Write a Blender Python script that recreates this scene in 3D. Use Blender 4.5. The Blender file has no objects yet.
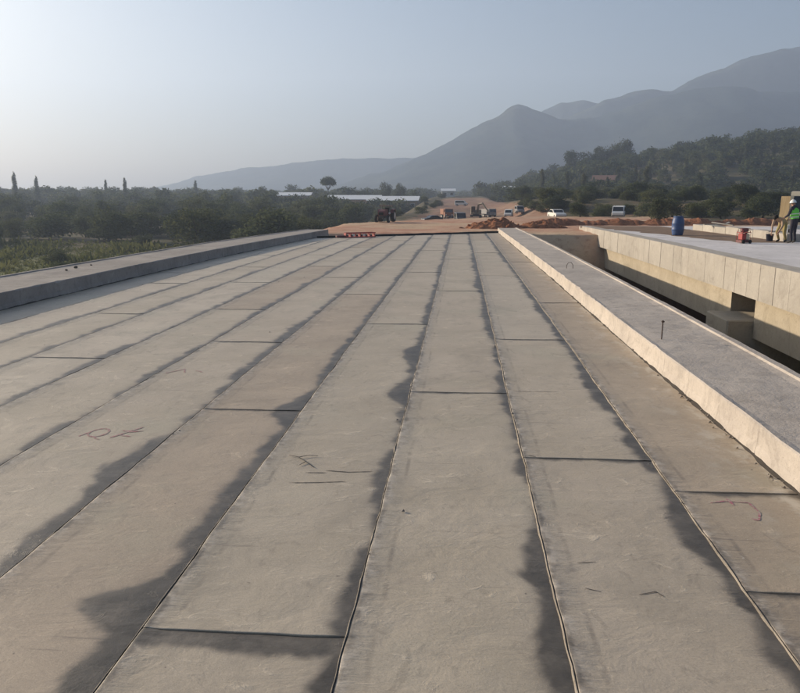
import bpy, bmesh, math, random
import numpy as np
from mathutils import Vector, Matrix, noise as mn

sc = bpy.context.scene
COL = sc.collection
R = math.radians

# ------------------------------------------------------------------ camera
cam_d = bpy.data.cameras.new('camera')
cam = bpy.data.objects.new('camera', cam_d)
COL.objects.link(cam)
cam.location = (0, 0, 2.15)
cam.rotation_euler = (R(90 - 11.4186), 0, R(4.4985))
cam_d.sensor_width = 36
cam_d.lens = 34.2
cam_d.clip_start = 0.05
cam_d.clip_end = 20000
sc.camera = cam

# ------------------------------------------------------------------ light
SUN = Vector((-1.0, 0.50, 0.328)).normalized()          # towards the sun: low, ahead on the left
SUN_EL = math.asin(SUN.z)
w = bpy.data.worlds.new('World')
sc.world = w
w.use_nodes = True
nt = w.node_tree
bg = nt.nodes['Background']
sky = nt.nodes.new('ShaderNodeTexSky')
sky.sky_type = 'NISHITA'
sky.sun_disc = False
sky.sun_elevation = SUN_EL
sky.sun_rotation = math.atan2(SUN.x, SUN.y)
sky.air_density = 1.0
sky.dust_density = 3.2
sky.ozone_density = 2.5
nt.links.new(sky.outputs[0], bg.inputs[0])
bg.inputs[1].default_value = 0.066
ld = bpy.data.lights.new('sun', 'SUN')
ld.energy = 5.0
ld.angle = R(0.6)
ld.color = (1.0, 0.845, 0.645)
lo = bpy.data.objects.new('sun', ld)
COL.objects.link(lo)
lo.rotation_euler = SUN.to_track_quat('Z', 'Y').to_euler()
sc.view_settings.view_transform = 'Standard'
sc.view_settings.look = 'None'
sc.view_settings.gamma = 1.0
sc.view_settings.exposure = 0.94
sc.cycles.volume_bounces = 2
sc.cycles.max_bounces = 8
sc.cycles.use_denoising = True

# ------------------------------------------------------------------ helpers
def ss(a, b, x):
    t = min(1.0, max(0.0, (x - a) / (b - a)))
    return t * t * (3 - 2 * t)

def n1(x, s=0.0):
    return mn.noise(Vector((x, s * 7.31 + 0.37, 1.7)))

def n3(x, y, z=0.0):
    return mn.noise(Vector((x, y, z)))

def fbm(x, y, z=0.0, o=4):
    v, a, f = 0, 1, 1
    for _ in range(o):
        v += a * mn.noise(Vector((x * f, y * f, z + 3.1 * _)))
        a *= .5
        f *= 2.03
    return v

def tag(o, label=None, cat=None, group=None, kind=None):
    if label: o['label'] = label
    if cat: o['category'] = cat
    if group: o['group'] = group
    if kind: o['kind'] = kind
    return o

def link(name, me, parent=None, m=None):
    o = bpy.data.objects.new(name, me)
    COL.objects.link(o)
    if parent: o.parent = parent
    if m and me is not None:
        me.materials.clear()
        me.materials.append(m)
    return o

def empty(name, loc, rz=0.0):
    o = bpy.data.objects.new(name, None)
    o.empty_display_size = .2
    COL.objects.link(o)
    o.location = loc
    o.rotation_euler = (0, 0, rz)
    return o

def mesh(name, vs, fs, smooth=False):
    me = bpy.data.meshes.new(name)
    me.from_pydata([tuple(v) for v in vs], [], [tuple(f) for f in fs])
    me.update()
    if smooth:
        me.polygons.foreach_set('use_smooth', [True] * len(me.polygons))
    return me

class MB:
    """collects boxes, cylinders and tubes for ONE mesh"""
    def __init__(s): s.v, s.f = [], []
    def add(s, vs, fs):
        n = len(s.v)
        s.v += [tuple(v) for v in vs]
        s.f += [tuple(i + n for i in f) for f in fs]
        return s
    def box(s, x0, x1, y0, y1, z0, z1, ch=0.0, tx=0.0, ty=0.0):
        """box with chamfered upright corners; tx, ty taper the top"""
        def ring(z, ax, ay, c):
            a, b, d, e = x0 + ax, x1 - ax, y0 + ay, y1 - ay
            if c <= 0: return [(a, d, z), (b, d, z), (b, e, z), (a, e, z)]
            return [(a + c, d, z), (b - c, d, z), (b, d + c, z), (b, e - c, z), (b - c, e, z), (a + c, e, z), (a, e - c, z), (a, d + c, z)]
        if ch > 0:
            rs = [ring(z0, ch * .6, ch * .6, ch), ring(z0 + ch * .6, 0, 0, ch), ring(z1 - ch * .6, tx, ty, ch), ring(z1, tx + ch * .6, ty + ch * .6, ch)]
        else:
            rs = [ring(z0, 0, 0, 0), ring(z1, tx, ty, 0)]
        n = len(rs[0]); vs = [p for r in rs for p in r]; fs = [tuple(range(n - 1, -1, -1))]
        for k in range(len(rs) - 1):
            for i in range(n):
                j = (i + 1) % n
                fs.append((k * n + i, k * n + j, (k + 1) * n + j, (k + 1) * n + i))
        fs.append(tuple((len(rs) - 1) * n + i for i in range(n)))
        return s.add(vs, fs)
    def lathe(s, prof, c=(0, 0, 0), ax='z', n=20):
        """prof: (radius, height) pairs"""
        vs, fs = [], []
        for r, h in prof:
            for i in range(n):
                a = 2 * math.pi * i / n
                p = (r * math.cos(a), r * math.sin(a), h)
                if ax == 'x': p = (p[2], p[0], p[1])
                if ax == 'y': p = (p[1], p[2], p[0])
                vs.append((p[0] + c[0], p[1] + c[1], p[2] + c[2]))
        for k in range(len(prof) - 1):
            for i in range(n):
                j = (i + 1) % n
                fs.append((k * n + i, k * n + j, (k + 1) * n + j, (k + 1) * n + i))
        fs.append(tuple(range(n - 1, -1, -1)))
        fs.append(tuple((len(prof) - 1) * n + i for i in range(n)))
        return s.add(vs, fs)
    def tube(s, pts, rad, n=8):
        pts = [Vector(p) for p in pts]
        rr = rad if isinstance(rad, (list, tuple)) else [rad] * len(pts)
        vs, fs = [], []
        for k, p in enumerate(pts):
            d = (pts[min(k + 1, len(pts) - 1)] - pts[max(k - 1, 0)]).normalized()
            u = d.cross(Vector((0, 0, 1)))
            if u.length < .05: u = d.cross(Vector((0, 1, 0)))
            u.normalize(); v = d.cross(u)
            for i in range(n):
                a = 2 * math.pi * i / n
                vs.append(p + (u * math.cos(a) + v * math.sin(a)) * rr[k])
        for k in range(len(pts) - 1):
            for i in range(n):
                j = (i + 1) % n
                fs.append((k * n + i, k * n + j, (k + 1) * n + j, (k + 1) * n + i))
        fs.append(tuple(range(n - 1, -1, -1)))
        fs.append(tuple((len(pts) - 1) * n + i for i in range(n)))
        return s.add(vs, fs)
    def prism(s, poly, y0, y1):
        """poly of (x, z) extruded along y"""
        n = len(poly)
        vs = [(x, y0, z) for x, z in poly] + [(x, y1, z) for x, z in poly]
        fs = [tuple(range(n)), tuple(range(2 * n - 1, n - 1, -1))]
        for i in range(n):
            j = (i + 1) % n
            fs.append((j, i, n + i, n + j))
        return s.add(vs, fs)
    def prismx(s, poly, x0, x1):
        """poly of (y, z) extruded along x"""
        n = len(poly)
        vs = [(x0, y, z) for y, z in poly] + [(x1, y, z) for y, z in poly]
        fs = [tuple(range(n)), tuple(range(2 * n - 1, n - 1, -1))]
        for i in range(n):
            j = (i + 1) % n
            fs.append((j, i, n + i, n + j))
        return s.add(vs, fs)
    def build(s, name, m, parent=None, smooth=False, fix=True):
        me = mesh(name, s.v, s.f, smooth)
        if fix:
            bm = bmesh.new(); bm.from_mesh(me)
            bmesh.ops.recalc_face_normals(bm, faces=bm.faces)
            bm.to_mesh(me); bm.free()
        return link(name, me, parent, m)

# ------------------------------------------------------------------ materials
class NT:
    def __init__(s, name):
        s.m = bpy.data.materials.new(name); s.m.use_nodes = True
        s.t = s.m.node_tree; s.b = s.t.nodes['Principled BSDF']; s.out = s.t.nodes['Material Output']
    def n(s, ty, **kw):
        x = s.t.nodes.new('ShaderNode' + ty)
        for k, v in kw.items():
            if hasattr(x, k): setattr(x, k, v)
            else: s.set(x.inputs[k], v)
        return x
    def set(s, sock, v):
        if isinstance(v, bpy.types.NodeSocket): s.t.links.new(v, sock)
        elif isinstance(v, bpy.types.Node): s.t.links.new(v.outputs[0], sock)
        else:
            if sock.type == 'RGBA' and len(v) == 3: v = (*v, 1)
            sock.default_value = v
    def math(s, op, a, b=0.0, c=None, clamp=False):
        x = s.t.nodes.new('ShaderNodeMath'); x.operation = op; x.use_clamp = clamp
        s.set(x.inputs[0], a); s.set(x.inputs[1], b)
        if c is not None: s.set(x.inputs[2], c)
        return x.outputs[0]
    def mix(s, f, a, b, mode='MIX'):
        x = s.t.nodes.new('ShaderNodeMix'); x.data_type = 'RGBA'; x.blend_type = mode
        s.set(x.inputs[0], f); s.set(x.inputs[6], a); s.set(x.inputs[7], b)
        return x.outputs[2]
    def pos(s): return s.t.nodes.new('ShaderNodeNewGeometry').outputs['Position']
    def objco(s): return s.t.nodes.new('ShaderNodeTexCoord').outputs['Object']
    def scale(s, v, sx, sy, sz):
        x = s.t.nodes.new('ShaderNodeMapping'); s.t.links.new(v, x.inputs[0]); x.inputs['Scale'].default_value = (sx, sy, sz)
        return x.outputs[0]
    def noise(s, v, sc_, det=4, rough=.55, dist=0.0):
        x = s.t.nodes.new('ShaderNodeTexNoise'); s.t.links.new(v, x.inputs['Vector'])
        x.inputs['Scale'].default_value = sc_; x.inputs['Detail'].default_value = det
        x.inputs['Roughness'].default_value = rough; x.inputs['Distortion'].default_value = dist
        return x.outputs[0]
    def ramp(s, f, a, b, lo=0.0, hi=1.0):
        x = s.t.nodes.new('ShaderNodeMapRange'); x.interpolation_type = 'SMOOTHSTEP'
        s.set(x.inputs[0], f); s.set(x.inputs[1], a); s.set(x.inputs[2], b)
        s.set(x.inputs[3], lo); s.set(x.inputs[4], hi)
        return x.outputs[0]
    def attr(s, name):
        x = s.t.nodes.new('ShaderNodeAttribute'); x.attribute_name = name
        return x.outputs['Fac']
    def bump(s, h, st, dist):
        x = s.t.nodes.new('ShaderNodeBump'); s.t.links.new(h, x.inputs['Height'])
        x.inputs['Strength'].default_value = st; x.inputs['Distance'].default_value = dist
        s.t.links.new(x.outputs[0], s.b.inputs['Normal'])
    def fin(s, col, rough=.8, metal=0.0, spec=.3):
        s.set(s.b.inputs['Base Color'], col); s.set(s.b.inputs['Roughness'], rough)
        s.b.inputs['Metallic'].default_value = metal; s.b.inputs['Specular IOR Level'].default_value = spec
        return s.m

def concrete(name, a, b, dirt=(.1, .09, .08), sc_=1.0, streak=True, bump=.25, dirtamt=.45):
    t = NT(name); p = t.pos()
    big = t.noise(p, .55 * sc_, 5, .6); fine = t.noise(p, 22 * sc_, 4, .65); mid = t.noise(p, 3.2 * sc_, 6, .65, .4)
    c = t.mix(t.ramp(big, .35, .68), a, b)
    c = t.mix(t.ramp(mid, .52, .78, 0, dirtamt), c, dirt)
    if streak:
        st = t.noise(t.scale(p, 7, 7, .6), 1.0, 4, .6)
        c = t.mix(t.ramp(st, .55, .8, 0, .35), c, dirt)
    c = t.mix(t.ramp(fine, .3, .75, 0, .22), c, tuple(x * .55 for x in a))
    h = t.math('ADD', t.math('MULTIPLY', mid, .8), t.math('MULTIPLY', fine, .5))
    if name == 'cast concrete':
        oi = t.t.nodes.new('ShaderNodeObjectInfo').outputs['Random']
        c = t.mix(t.math('MULTIPLY', oi, .3), c, tuple(x * .72 for x in b))
    pit = t.noise(p, 34 * sc_, 2, .5)
    c = t.mix(t.ramp(pit, .64, .74, 0, .6), c, tuple(x * .4 for x in a))
    blot = t.noise(p, 1.7 * sc_, 7, .72, 1.2)
    c = t.mix(t.ramp(blot, .50, .66, 0, .4), c, tuple(x * .58 for x in b))
    c = t.mix(t.ramp(blot, .44, .32, 0, .35), c, tuple(min(1, x * 1.25) for x in a))
    t.bump(h, bump, .02)
    return t.fin(c, .9, 0, .2)

def paint(name, col, rough=.5, dirt=.25, metal=0.0):
    t = NT(name); p = t.objco()
    n_ = t.noise(p, 6, 5, .65)
    c = t.mix(t.ramp(n_, .5, .78, 0, dirt), col, tuple(x * .4 + .06 for x in col))
    return t.fin(c, rough, metal, .4)

def plain(name, col, rough=.8):
    t = NT(name); n_ = t.noise(t.objco(), 14, 4, .6)
    return t.fin(t.mix(t.ramp(n_, .3, .75, 0, .4), col, tuple(x * .55 for x in col)), rough, 0, .3)

M = {}
M['slab'] = concrete('deck concrete', (.30, .29, .27), (.24, .225, .21))
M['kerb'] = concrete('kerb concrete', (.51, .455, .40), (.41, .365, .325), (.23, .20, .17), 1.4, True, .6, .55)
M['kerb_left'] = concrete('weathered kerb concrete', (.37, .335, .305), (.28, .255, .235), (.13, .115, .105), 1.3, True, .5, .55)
M['panel'] = concrete('cast concrete', (.45, .415, .365), (.39, .355, .31), (.33, .285, .23), .8, True, .2, .35)
M['girder'] = concrete('girder concrete', (.46, .40, .31), (.39, .335, .25), (.22, .18, .135), .7, True, .2, .35)
M['deck2'] = concrete('pale deck concrete', (.68, .65, .645), (.58, .555, .55), (.36, .33, .31), .5, False, .25, .45)
M['abut'] = concrete('earth stained concrete', (.20, .15, .12), (.14, .10, .08), (.07, .05, .04), .7, True, .5, .6)
M['black'] = plain('black rubber', (.012, .012, .013), .7)
M['bitumen'] = plain('bitumen', (.10, .09, .082), .8)
M['grout'] = concrete('grey joint mortar', (.36, .315, .26), (.22, .19, .155), (.08, .068, .055), 6.0, False, .5, .6)
M['tarry'] = plain('tarry joint filler', (.055, .046, .038), .85)
M['darkwall'] = concrete('shade dark concrete', (.085, .065, .05), (.06, .046, .036), (.03, .024, .02), .9)  # near-black brown stands in for the shade inside the pier opening
M['rust'] = paint('rusty steel', (.07, .042, .03), .8, .6)
M['steel'] = paint('dull steel', (.18, .17, .165), .6, .5, .2)
M['white'] = paint('white vehicle paint', (.68, .66, .62), .5, .45)
M['cream'] = paint('cream vehicle paint', (.62, .53, .38), .5, .3)
M['red'] = paint('worn red paint', (.33, .04, .035), .55, .5)
M['redbody'] = paint('dark red paint', (.14, .04, .038), .5, .4)
M['orangebody'] = paint('dusty orange paint', (.26, .11, .06), .7, .5)
M['greyv'] = paint('dusty grey paint', (.22, .21, .21), .6, .4)
M['darkv'] = paint('dark vehicle paint', (.03, .03, .035), .4, .3)
M['yellow'] = paint('dusty faded paint', (.24, .20, .14), .6, .4)
M['glass'] = NT('dark window glass').fin((.012, .016, .02), .08, 0, .6)
M['tyre'] = plain('tyre rubber', (.022, .021, .02), .9)
M['hub'] = paint('pale wheel hub', (.55, .54, .5), .5, .3)
M['lamp'] = NT('lamp glass').fin((.7, .72, .72), .15, 0, .6)
M['blue'] = paint('blue barrel plastic', (.035, .075, .19), .5, .55)
M['wood'] = NT('sawn timber'); t = M['wood']
g = t.noise(t.scale(t.objco(), 22, 22, 1.5), 1.0, 4, .6)
M['wood'] = t.fin(t.mix(t.ramp(g, .3, .7), (.55, .42, .24), (.40, .28, .15)), .8, 0, .2)
M['pinkpaint'] = NT('faded pink marking paint'); t = M['pinkpaint']
g = t.noise(t.pos(), 30, 3, .7)
M['pinkpaint'] = t.fin(t.mix(t.ramp(g, .36, .56), (.36, .12, .16), (.40, .315, .28)), .85, 0, .2)
M['skin'] = NT('skin').fin((.34, .19, .13), .6)
M['vest'] = paint('green safety vest cloth', (.16, .62, .07), .8, .15)
M['reflective'] = NT('reflective tape').fin((.68, .70, .62), .4)
M['navy'] = plain('dark trouser cloth', (.035, .032, .045), .9)
M['beige'] = plain('beige shirt cloth', (.42, .30, .21), .9)
M['mustard'] = plain('yellow trouser cloth', (.34, .27, .11), .9)
M['boot'] = plain('boot leather', (.03, .025, .02), .7)
M['helmet'] = NT('white helmet plastic').fin((.8, .8, .77), .35)
M['hair'] = plain('dark hair', (.015, .012, .01), .8)
M['shedroof'] = paint('white shed roofing', (.78, .78, .77), .5, .2)
M['wallw'] = concrete('white render', (.68, .66, .62), (.6, .57, .53), (.4, .37, .33), .5)
M['wallt'] = concrete('tan render', (.46, .33, .24), (.4, .28, .2), (.25, .18, .13), .5)
M['roof'] = paint('clay roof tile', (.20, .11, .08), .8, .4)
M['bark'] = plain('bark', (.075, .058, .045), .95)

# membrane sheets: warm grey, damp dark stain creeping in from the lapped joints
def sheet_mat(name, base, var):
    t = NT(name); p = t.pos()
    dr, dl, df, sw = t.attr('dr'), t.attr('dl'), t.attr('df'), t.attr('sw')
    sf, lt = t.attr('sf'), t.attr('lt')
    big = t.noise(p, .9, 5, .6); mid = t.noise(p, 4.5, 6, .65, .5); fine = t.noise(p, 60, 3, .6)
    cross = t.noise(t.scale(p, 1.3, 13, 1), 1.0, 5, .62)
    crossf = t.noise(t.scale(p, 5, 55, 1), 1.0, 4, .6)
    c = t.mix(t.ramp(big, .32, .7), base, var)
    c = t.mix(t.ramp(cross, .52, .74, 0, .24), c, tuple(x * .62 for x in base))
    c = t.mix(t.ramp(crossf, .52, .8, 0, .10), c, tuple(x * .55 for x in base))
    c = t.mix(t.ramp(mid, .60, .8, 0, .22), c, (.17, .145, .125))
    c = t.mix(t.ramp(t.noise(p, 1.7, 4, .6), .60, .78, 0, .25), c, (.40, .31, .26))
    oi = t.t.nodes.new('ShaderNodeObjectInfo').outputs['Random']
    c = t.mix(t.math('MULTIPLY', oi, .30), c, tuple(x * .74 for x in base))
    wn_ = t.t.nodes.new('ShaderNodeTexWhiteNoise'); wn_.noise_dimensions = '1D'; t.t.links.new(oi, wn_.inputs['W'])
    c = t.mix(t.math('MULTIPLY', wn_.outputs[0], .22), c, (.43, .345, .28))
    c = t.mix(t.ramp(t.noise(p, .55, 4, .6), .52, .7, 0, .35), c, (.37, .355, .265))
    grit = t.noise(p, 150, 2, .6)
    c = t.mix(t.ramp(grit, .54, .72, 0, .4), c, tuple(x * .45 for x in base))
    c = t.mix(t.ramp(grit, .44, .28, 0, .3), c, tuple(min(1, x * 1.4) for x in base))
    spots = t.noise(p, 17, 2, .5)
    c = t.mix(t.ramp(spots, .735, .80, 0, .7), c, (.075, .065, .06))
    c = t.mix(t.ramp(fine, .3, .8, 0, .2), c, tuple(x * .5 for x in base))
    # pale cement smear beside the kerb
    sm = t.math('MULTIPLY', lt, t.ramp(t.noise(t.scale(p, 3, 1.6, 1), 1.6, 5, .65), .47, .66))
    c = t.mix(t.math('MULTIPLY', sm, .8), c, (.52, .48, .41))
    # line where the lower sheet's edge shows through the lap
    wob = t.math('MULTIPLY', t.math('SUBTRACT', t.noise(t.scale(p, 1, .8, 1), 1.5, 3, .5), .5), .05)
    d = t.math('ABSOLUTE', t.math('SUBTRACT', t.math('ADD', dl, wob), .135))
    ln = t.math('MULTIPLY', t.ramp(d, .024, .004), t.ramp(t.noise(p, 1.6, 6, .75), .40, .66, 0, .42))
    c = t.mix(ln, c, (.10, .085, .075))
    # dried mud and chalky blotches with shapes of their own
    mud = t.ramp(t.noise(t.scale(p, 1.0, .7, 1), 1.15, 7, .68, .8), .50, .68, 0, .55)
    c = t.mix(mud, c, tuple(x * .62 for x in base))
    mud2 = t.ramp(t.noise(t.scale(p, 1.6, .9, 1), 3.4, 6, .7, 1.4), .56, .66, 0, .30)
    c = t.mix(mud2, c, (.20, .17, .135))
    chalk = t.ramp(t.noise(t.scale(p, 1.2, 2.2, 1), 2.6, 7, .7, 1.0), .56, .72, 0, .5)
    c = t.mix(chalk, c, tuple(min(1, x * 1.38) for x in base))
    speck = t.ramp(t.noise(p, 23, 3, .6), .70, .76, 0, .6)
    c = t.mix(speck, c, (.55, .50, .43))
    scr = t.ramp(t.noise(t.scale(p, .9, 26, 1), 1.0, 3, .5, .3), .66, .72, 0, .45)
    scr = t.math('MULTIPLY', scr, t.ramp(t.noise(p, .8, 3, .5), .42, .58))
    c = t.mix(scr, c, (.13, .11, .095))
    edge = t.ramp(t.math('ADD', dl, t.math('MULTIPLY', t.math('SUBTRACT', t.noise(p, 5, 5, .7), .5), .16)), .10, .0, 0, .55)
    c = t.mix(edge, c, t.mix(t.ramp(t.noise(p, 9, 4, .7), .4, .6), (.15, .13, .115), (.50, .45, .39)))
    lap = t.ramp(dl, .16, .11)
    rip = t.noise(t.scale(p, 2.5, 15, 1), 1.0, 4, .6, .3)
    c = t.mix(t.math('MULTIPLY', lap, t.ramp(rip, .58, .70, 0, .2)), c, (.14, .12, .10))
    bub = t.noise(t.scale(p, 1.0, 1.6, 1), 1.6, 5, .6, .6)
    # damp stains
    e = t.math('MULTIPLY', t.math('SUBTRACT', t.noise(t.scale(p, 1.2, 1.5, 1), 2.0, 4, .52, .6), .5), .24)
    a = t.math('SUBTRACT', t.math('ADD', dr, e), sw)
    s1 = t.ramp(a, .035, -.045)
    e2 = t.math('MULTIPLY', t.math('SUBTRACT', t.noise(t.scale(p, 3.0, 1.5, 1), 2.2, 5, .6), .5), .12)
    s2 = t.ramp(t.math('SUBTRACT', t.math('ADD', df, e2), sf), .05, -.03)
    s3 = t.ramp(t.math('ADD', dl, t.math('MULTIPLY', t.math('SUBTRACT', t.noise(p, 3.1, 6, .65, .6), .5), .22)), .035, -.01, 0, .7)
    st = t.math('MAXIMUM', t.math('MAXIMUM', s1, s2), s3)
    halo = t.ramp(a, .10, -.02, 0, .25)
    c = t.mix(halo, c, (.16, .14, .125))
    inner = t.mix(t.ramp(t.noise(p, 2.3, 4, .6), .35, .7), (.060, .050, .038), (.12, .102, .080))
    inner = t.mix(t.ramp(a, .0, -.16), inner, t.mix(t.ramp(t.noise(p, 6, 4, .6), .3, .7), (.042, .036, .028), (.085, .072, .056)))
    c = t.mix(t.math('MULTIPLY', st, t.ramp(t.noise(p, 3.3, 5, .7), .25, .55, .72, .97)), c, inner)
    h = t.math('ADD', t.math('ADD', t.math('MULTIPLY', crossf, .15), t.math('ADD', t.math('MULTIPLY', t.math('MULTIPLY', lap, t.math('SUBTRACT', rip, .55)), 1.2), t.math('MULTIPLY', bub, 2.2))), t.math('ADD', t.math('MULTIPLY', mid, .6), t.math('ADD', t.math('MULTIPLY', fine, .12), t.math('MULTIPLY', grit, .10))))
    t.bump(t.math('ADD', h, t.math('MULTIPLY', chalk, .8)), .45, .014)
    return t.fin(c, t.ramp(st, 0, 1, .62, .48), 0, .5)
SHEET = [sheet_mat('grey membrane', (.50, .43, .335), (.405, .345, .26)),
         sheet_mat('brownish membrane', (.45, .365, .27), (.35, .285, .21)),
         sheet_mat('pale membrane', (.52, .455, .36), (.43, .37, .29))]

def ground_mat():
    t = NT('terrain earth and scrub'); p = t.pos()
    soil, grass = t.attr('soil'), t.attr('grassy')
    n_ = t.noise(p, .06, 6, .6); m_ = t.noise(p, .5, 6, .65); f_ = t.noise(p, 3.5, 5, .65)
    red = t.mix(t.ramp(m_, .35, .68), (.52, .335, .235), (.43, .22, .14))
    red = t.mix(t.ramp(n_, .45, .62), red, (.52, .39, .26))
    red = t.mix(t.ramp(f_, .5, .75, 0, .5), red, (.20, .10, .06))
    scrub = t.mix(t.ramp(m_, .35, .65), (.085, .080, .045), (.14, .105, .07))
    scrub = t.mix(t.ramp(n_, .4, .6, 0, .6), scrub, (.07, .072, .038))
    gr = t.mix(t.ramp(m_, .35, .65), (.115, .135, .04), (.16, .155, .06))
    c = t.mix(grass, scrub, gr)
    far = t.n('SeparateXYZ', Vector=p).outputs[1]
    red = t.mix(t.ramp(far, 75, 120, 0, .75), red, t.mix(t.ramp(m_, .4, .62), (.22, .14, .105), (.14, .085, .06)))
    k = t.ramp(t.math('ADD', soil, t.math('MULTIPLY', t.math('SUBTRACT', m_, .5), .7)), .4, .6)
    c = t.mix(k, c, red)
    t.bump(t.math('ADD', f_, m_), .6, .12)
    return t.fin(c, .95, 0, .1)
M['ground'] = ground_mat()

def leaf_mat(name, a, b, yel):
    t = NT(name)
    oi = t.t.nodes.new('ShaderNodeObjectInfo').outputs['Random']
    p = t.pos()
    cl = t.noise(p, .55, 3, .6)
    c = t.mix(t.ramp(cl, .35, .65), a, b)
    c = t.mix(t.math('MULTIPLY', oi, .75), c, yel)
    c = t.mix(t.ramp(t.noise(p, .035, 3, .5), .42, .62, 0, .5), c, tuple(x * .55 for x in a))
    t.fin(c, .9, 0, .0)
    tr = t.t.nodes.new('ShaderNodeBsdfTranslucent'); t.set(tr.inputs[0], c)
    mx = t.t.nodes.new('ShaderNodeMixShader'); mx.inputs[0].default_value = .38
    t.t.links.new(t.b.outputs[0], mx.inputs[1]); t.t.links.new(tr.outputs[0], mx.inputs[2])
    t.t.links.new(mx.outputs[0], t.out.inputs[0])
    return t.m
M['leaf'] = leaf_mat('olive foliage', (.068, .088, .046), (.105, .122, .066), (.125, .13, .055))
M['leafd'] = leaf_mat('dark foliage', (.055, .073, .038), (.095, .112, .055), (.11, .115, .05))
M['leafp'] = leaf_mat('pale foliage', (.085, .10, .06), (.115, .13, .075), (.13, .125, .065))
M['grassm'] = leaf_mat('grass blades', (.09, .115, .035), (.13, .145, .05), (.16, .145, .065))

def mountain_mat(name, a, b):
    t = NT(name); p = t.pos()
    n_ = t.noise(p, .012, 6, .65); f_ = t.noise(p, .05, 4, .6)
    c = t.mix(t.ramp(n_, .38, .62), a, b)
    c = t.mix(t.ramp(f_, .5, .7, 0, .5), c, tuple(x * .6 for x in a))
    t.bump(f_, .5, 4.0)
    return t.fin(c, .95, 0, .05)
M['mount'] = mountain_mat('wooded mountain side', (.018, .030, .030), (.045, .055, .045))

# ------------------------------------------------------------------ terrain
DECK_END = lambda x: 46.3 + 0.82 * x          # the bridge deck ends on a skew
def dz(y): return -0.2 * (max(y, 0) / 40) ** 2

def height(x, y):
    base = -4.6 + 3.6 * ss(90, 420, y) + .35 * fbm(x * .03, y * .03)
    # wooded hillside on the right
    hill = .155 * max(0, x - 6) * ss(70, 350, y)
    hill = min(hill, 34 + 8 * math.tanh((hill - 34) / 30)) if hill > 34 else hill
    hill += 4.5 * ss(18, 50, x) * ss(200, 350, y)
    hill *= (1 - .75 * ss(380, 700, y))
    hill += 1.6 * fbm(x * .02, y * .02, 4) * ss(120, 250, y) * ss(5, 40, x)
    if y < 60 and x > 0: base += (3.9 - .0) * ss(14, 24, x)  # unseen ground raised to shut light out beneath the second bridge
    z = base + hill
    # raised approach embankment beyond the bridges
    crest = 68 + 1.4 * (min(max(x, -10), 6) + 7)
    inn = ss(-16.5, -9.4, x) * (1 - ss(34, 60, x)) * ss(45.5, 47.5, y - max(-.0, 0)) if y > 44 else 0
    top = -.34 - .0018 * max(0, y - 48) ** 1.1
    fade = 1 - ss(crest, crest + 22, y)
    top2 = -1.7 + 2.4 * ss(130, 300, y)
    lvl = top * fade + top2 * (1 - fade)
    # cut bank behind the parked cars on the right
    lvl += 2.7 * ss(100, 116, y + .6 * (x - 10)) * ss(5, 15, x)
    far = 1 - ss(330, 420, y)
    wgt = inn * far if x < 0 else inn * (1 - ss(150, 260, y) * ss(6, 14, x) * .9) * far
    z = z * (1 - wgt) + lvl * wgt
    if y > 47: z += wgt * .07 * fbm(x * .5, y * .5, 2) + wgt * ss(85, 120, y) * .5 * fbm(x * .14, y * .10, 6)
    # the cutting under the two bridges
    if y <= 47.5:
        under = (1 - ss(44.9, 46.2, y)) * ss(-14, -10.5, x) * (1 - ss(15, 23, x))  # right side left filled with added earth, keeping the underside dark
        z = z * (1 - under) + (-7.2 + .2 * fbm(x * .3, y * .3)) * under
    return z

def soilmask(x, y):
    a = ss(-13, -8.5, x) * (1 - ss(20 + .1 * y, 34 + .14 * y, x)) * ss(44, 47, y) * (1 - ss(230, 330, y))
    a *= 1 - ss(92, 140, y) * (.12 + .45 * min(1, abs(x - 2) / (9 + .03 * y)))
    a *= 1 - .8 * ss(19, 26, x) * ss(62, 70, y)
    return a * (1 - .8 * ss(90, 104, y) * ss(9, 16, x)) * (1 - .4 * ss(85, 100, y) * (1 - ss(-9, -4, x)))

def axis(lo, hi, a, b, step, grow):
    xs = list(np.arange(a, b + 1e-6, step)); s = step; v = b
    while v < hi: s *= grow; v += s; xs.append(v)
    s = step; v = a; left = []
    while v > lo: s *= grow; v -= s; left.append(v)
    return left[::-1] + xs
XS = axis(-1500, 1600, -16, 36, .9, 1.11)
YS = axis(-250, 1800, 42, 125, .9, 1.10)
vs, fs, soil, gras = [], [], [], []
for y in YS:
    for x in XS:
        vs.append((x, y, height(x, y)))
        soil.append(soilmask(x, y))
        gras.append(max(0, ss(-14, -22, x) * (1 - ss(60, 100, y)) if x < 0 else 0))
nx = len(XS)
for j in range(len(YS) - 1):
    for i in range(nx - 1):
        fs.append((j * nx + i, j * nx + i + 1, (j + 1) * nx + i + 1, (j + 1) * nx + i))
me = mesh('ground', vs, fs, True)
for nm, dat in (('soil', soil), ('grassy', gras)):
    me.attributes.new(nm, 'FLOAT', 'POINT').data.foreach_set('value', dat)
tag(link('ground', me, None, M['ground']), kind='structure')

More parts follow.
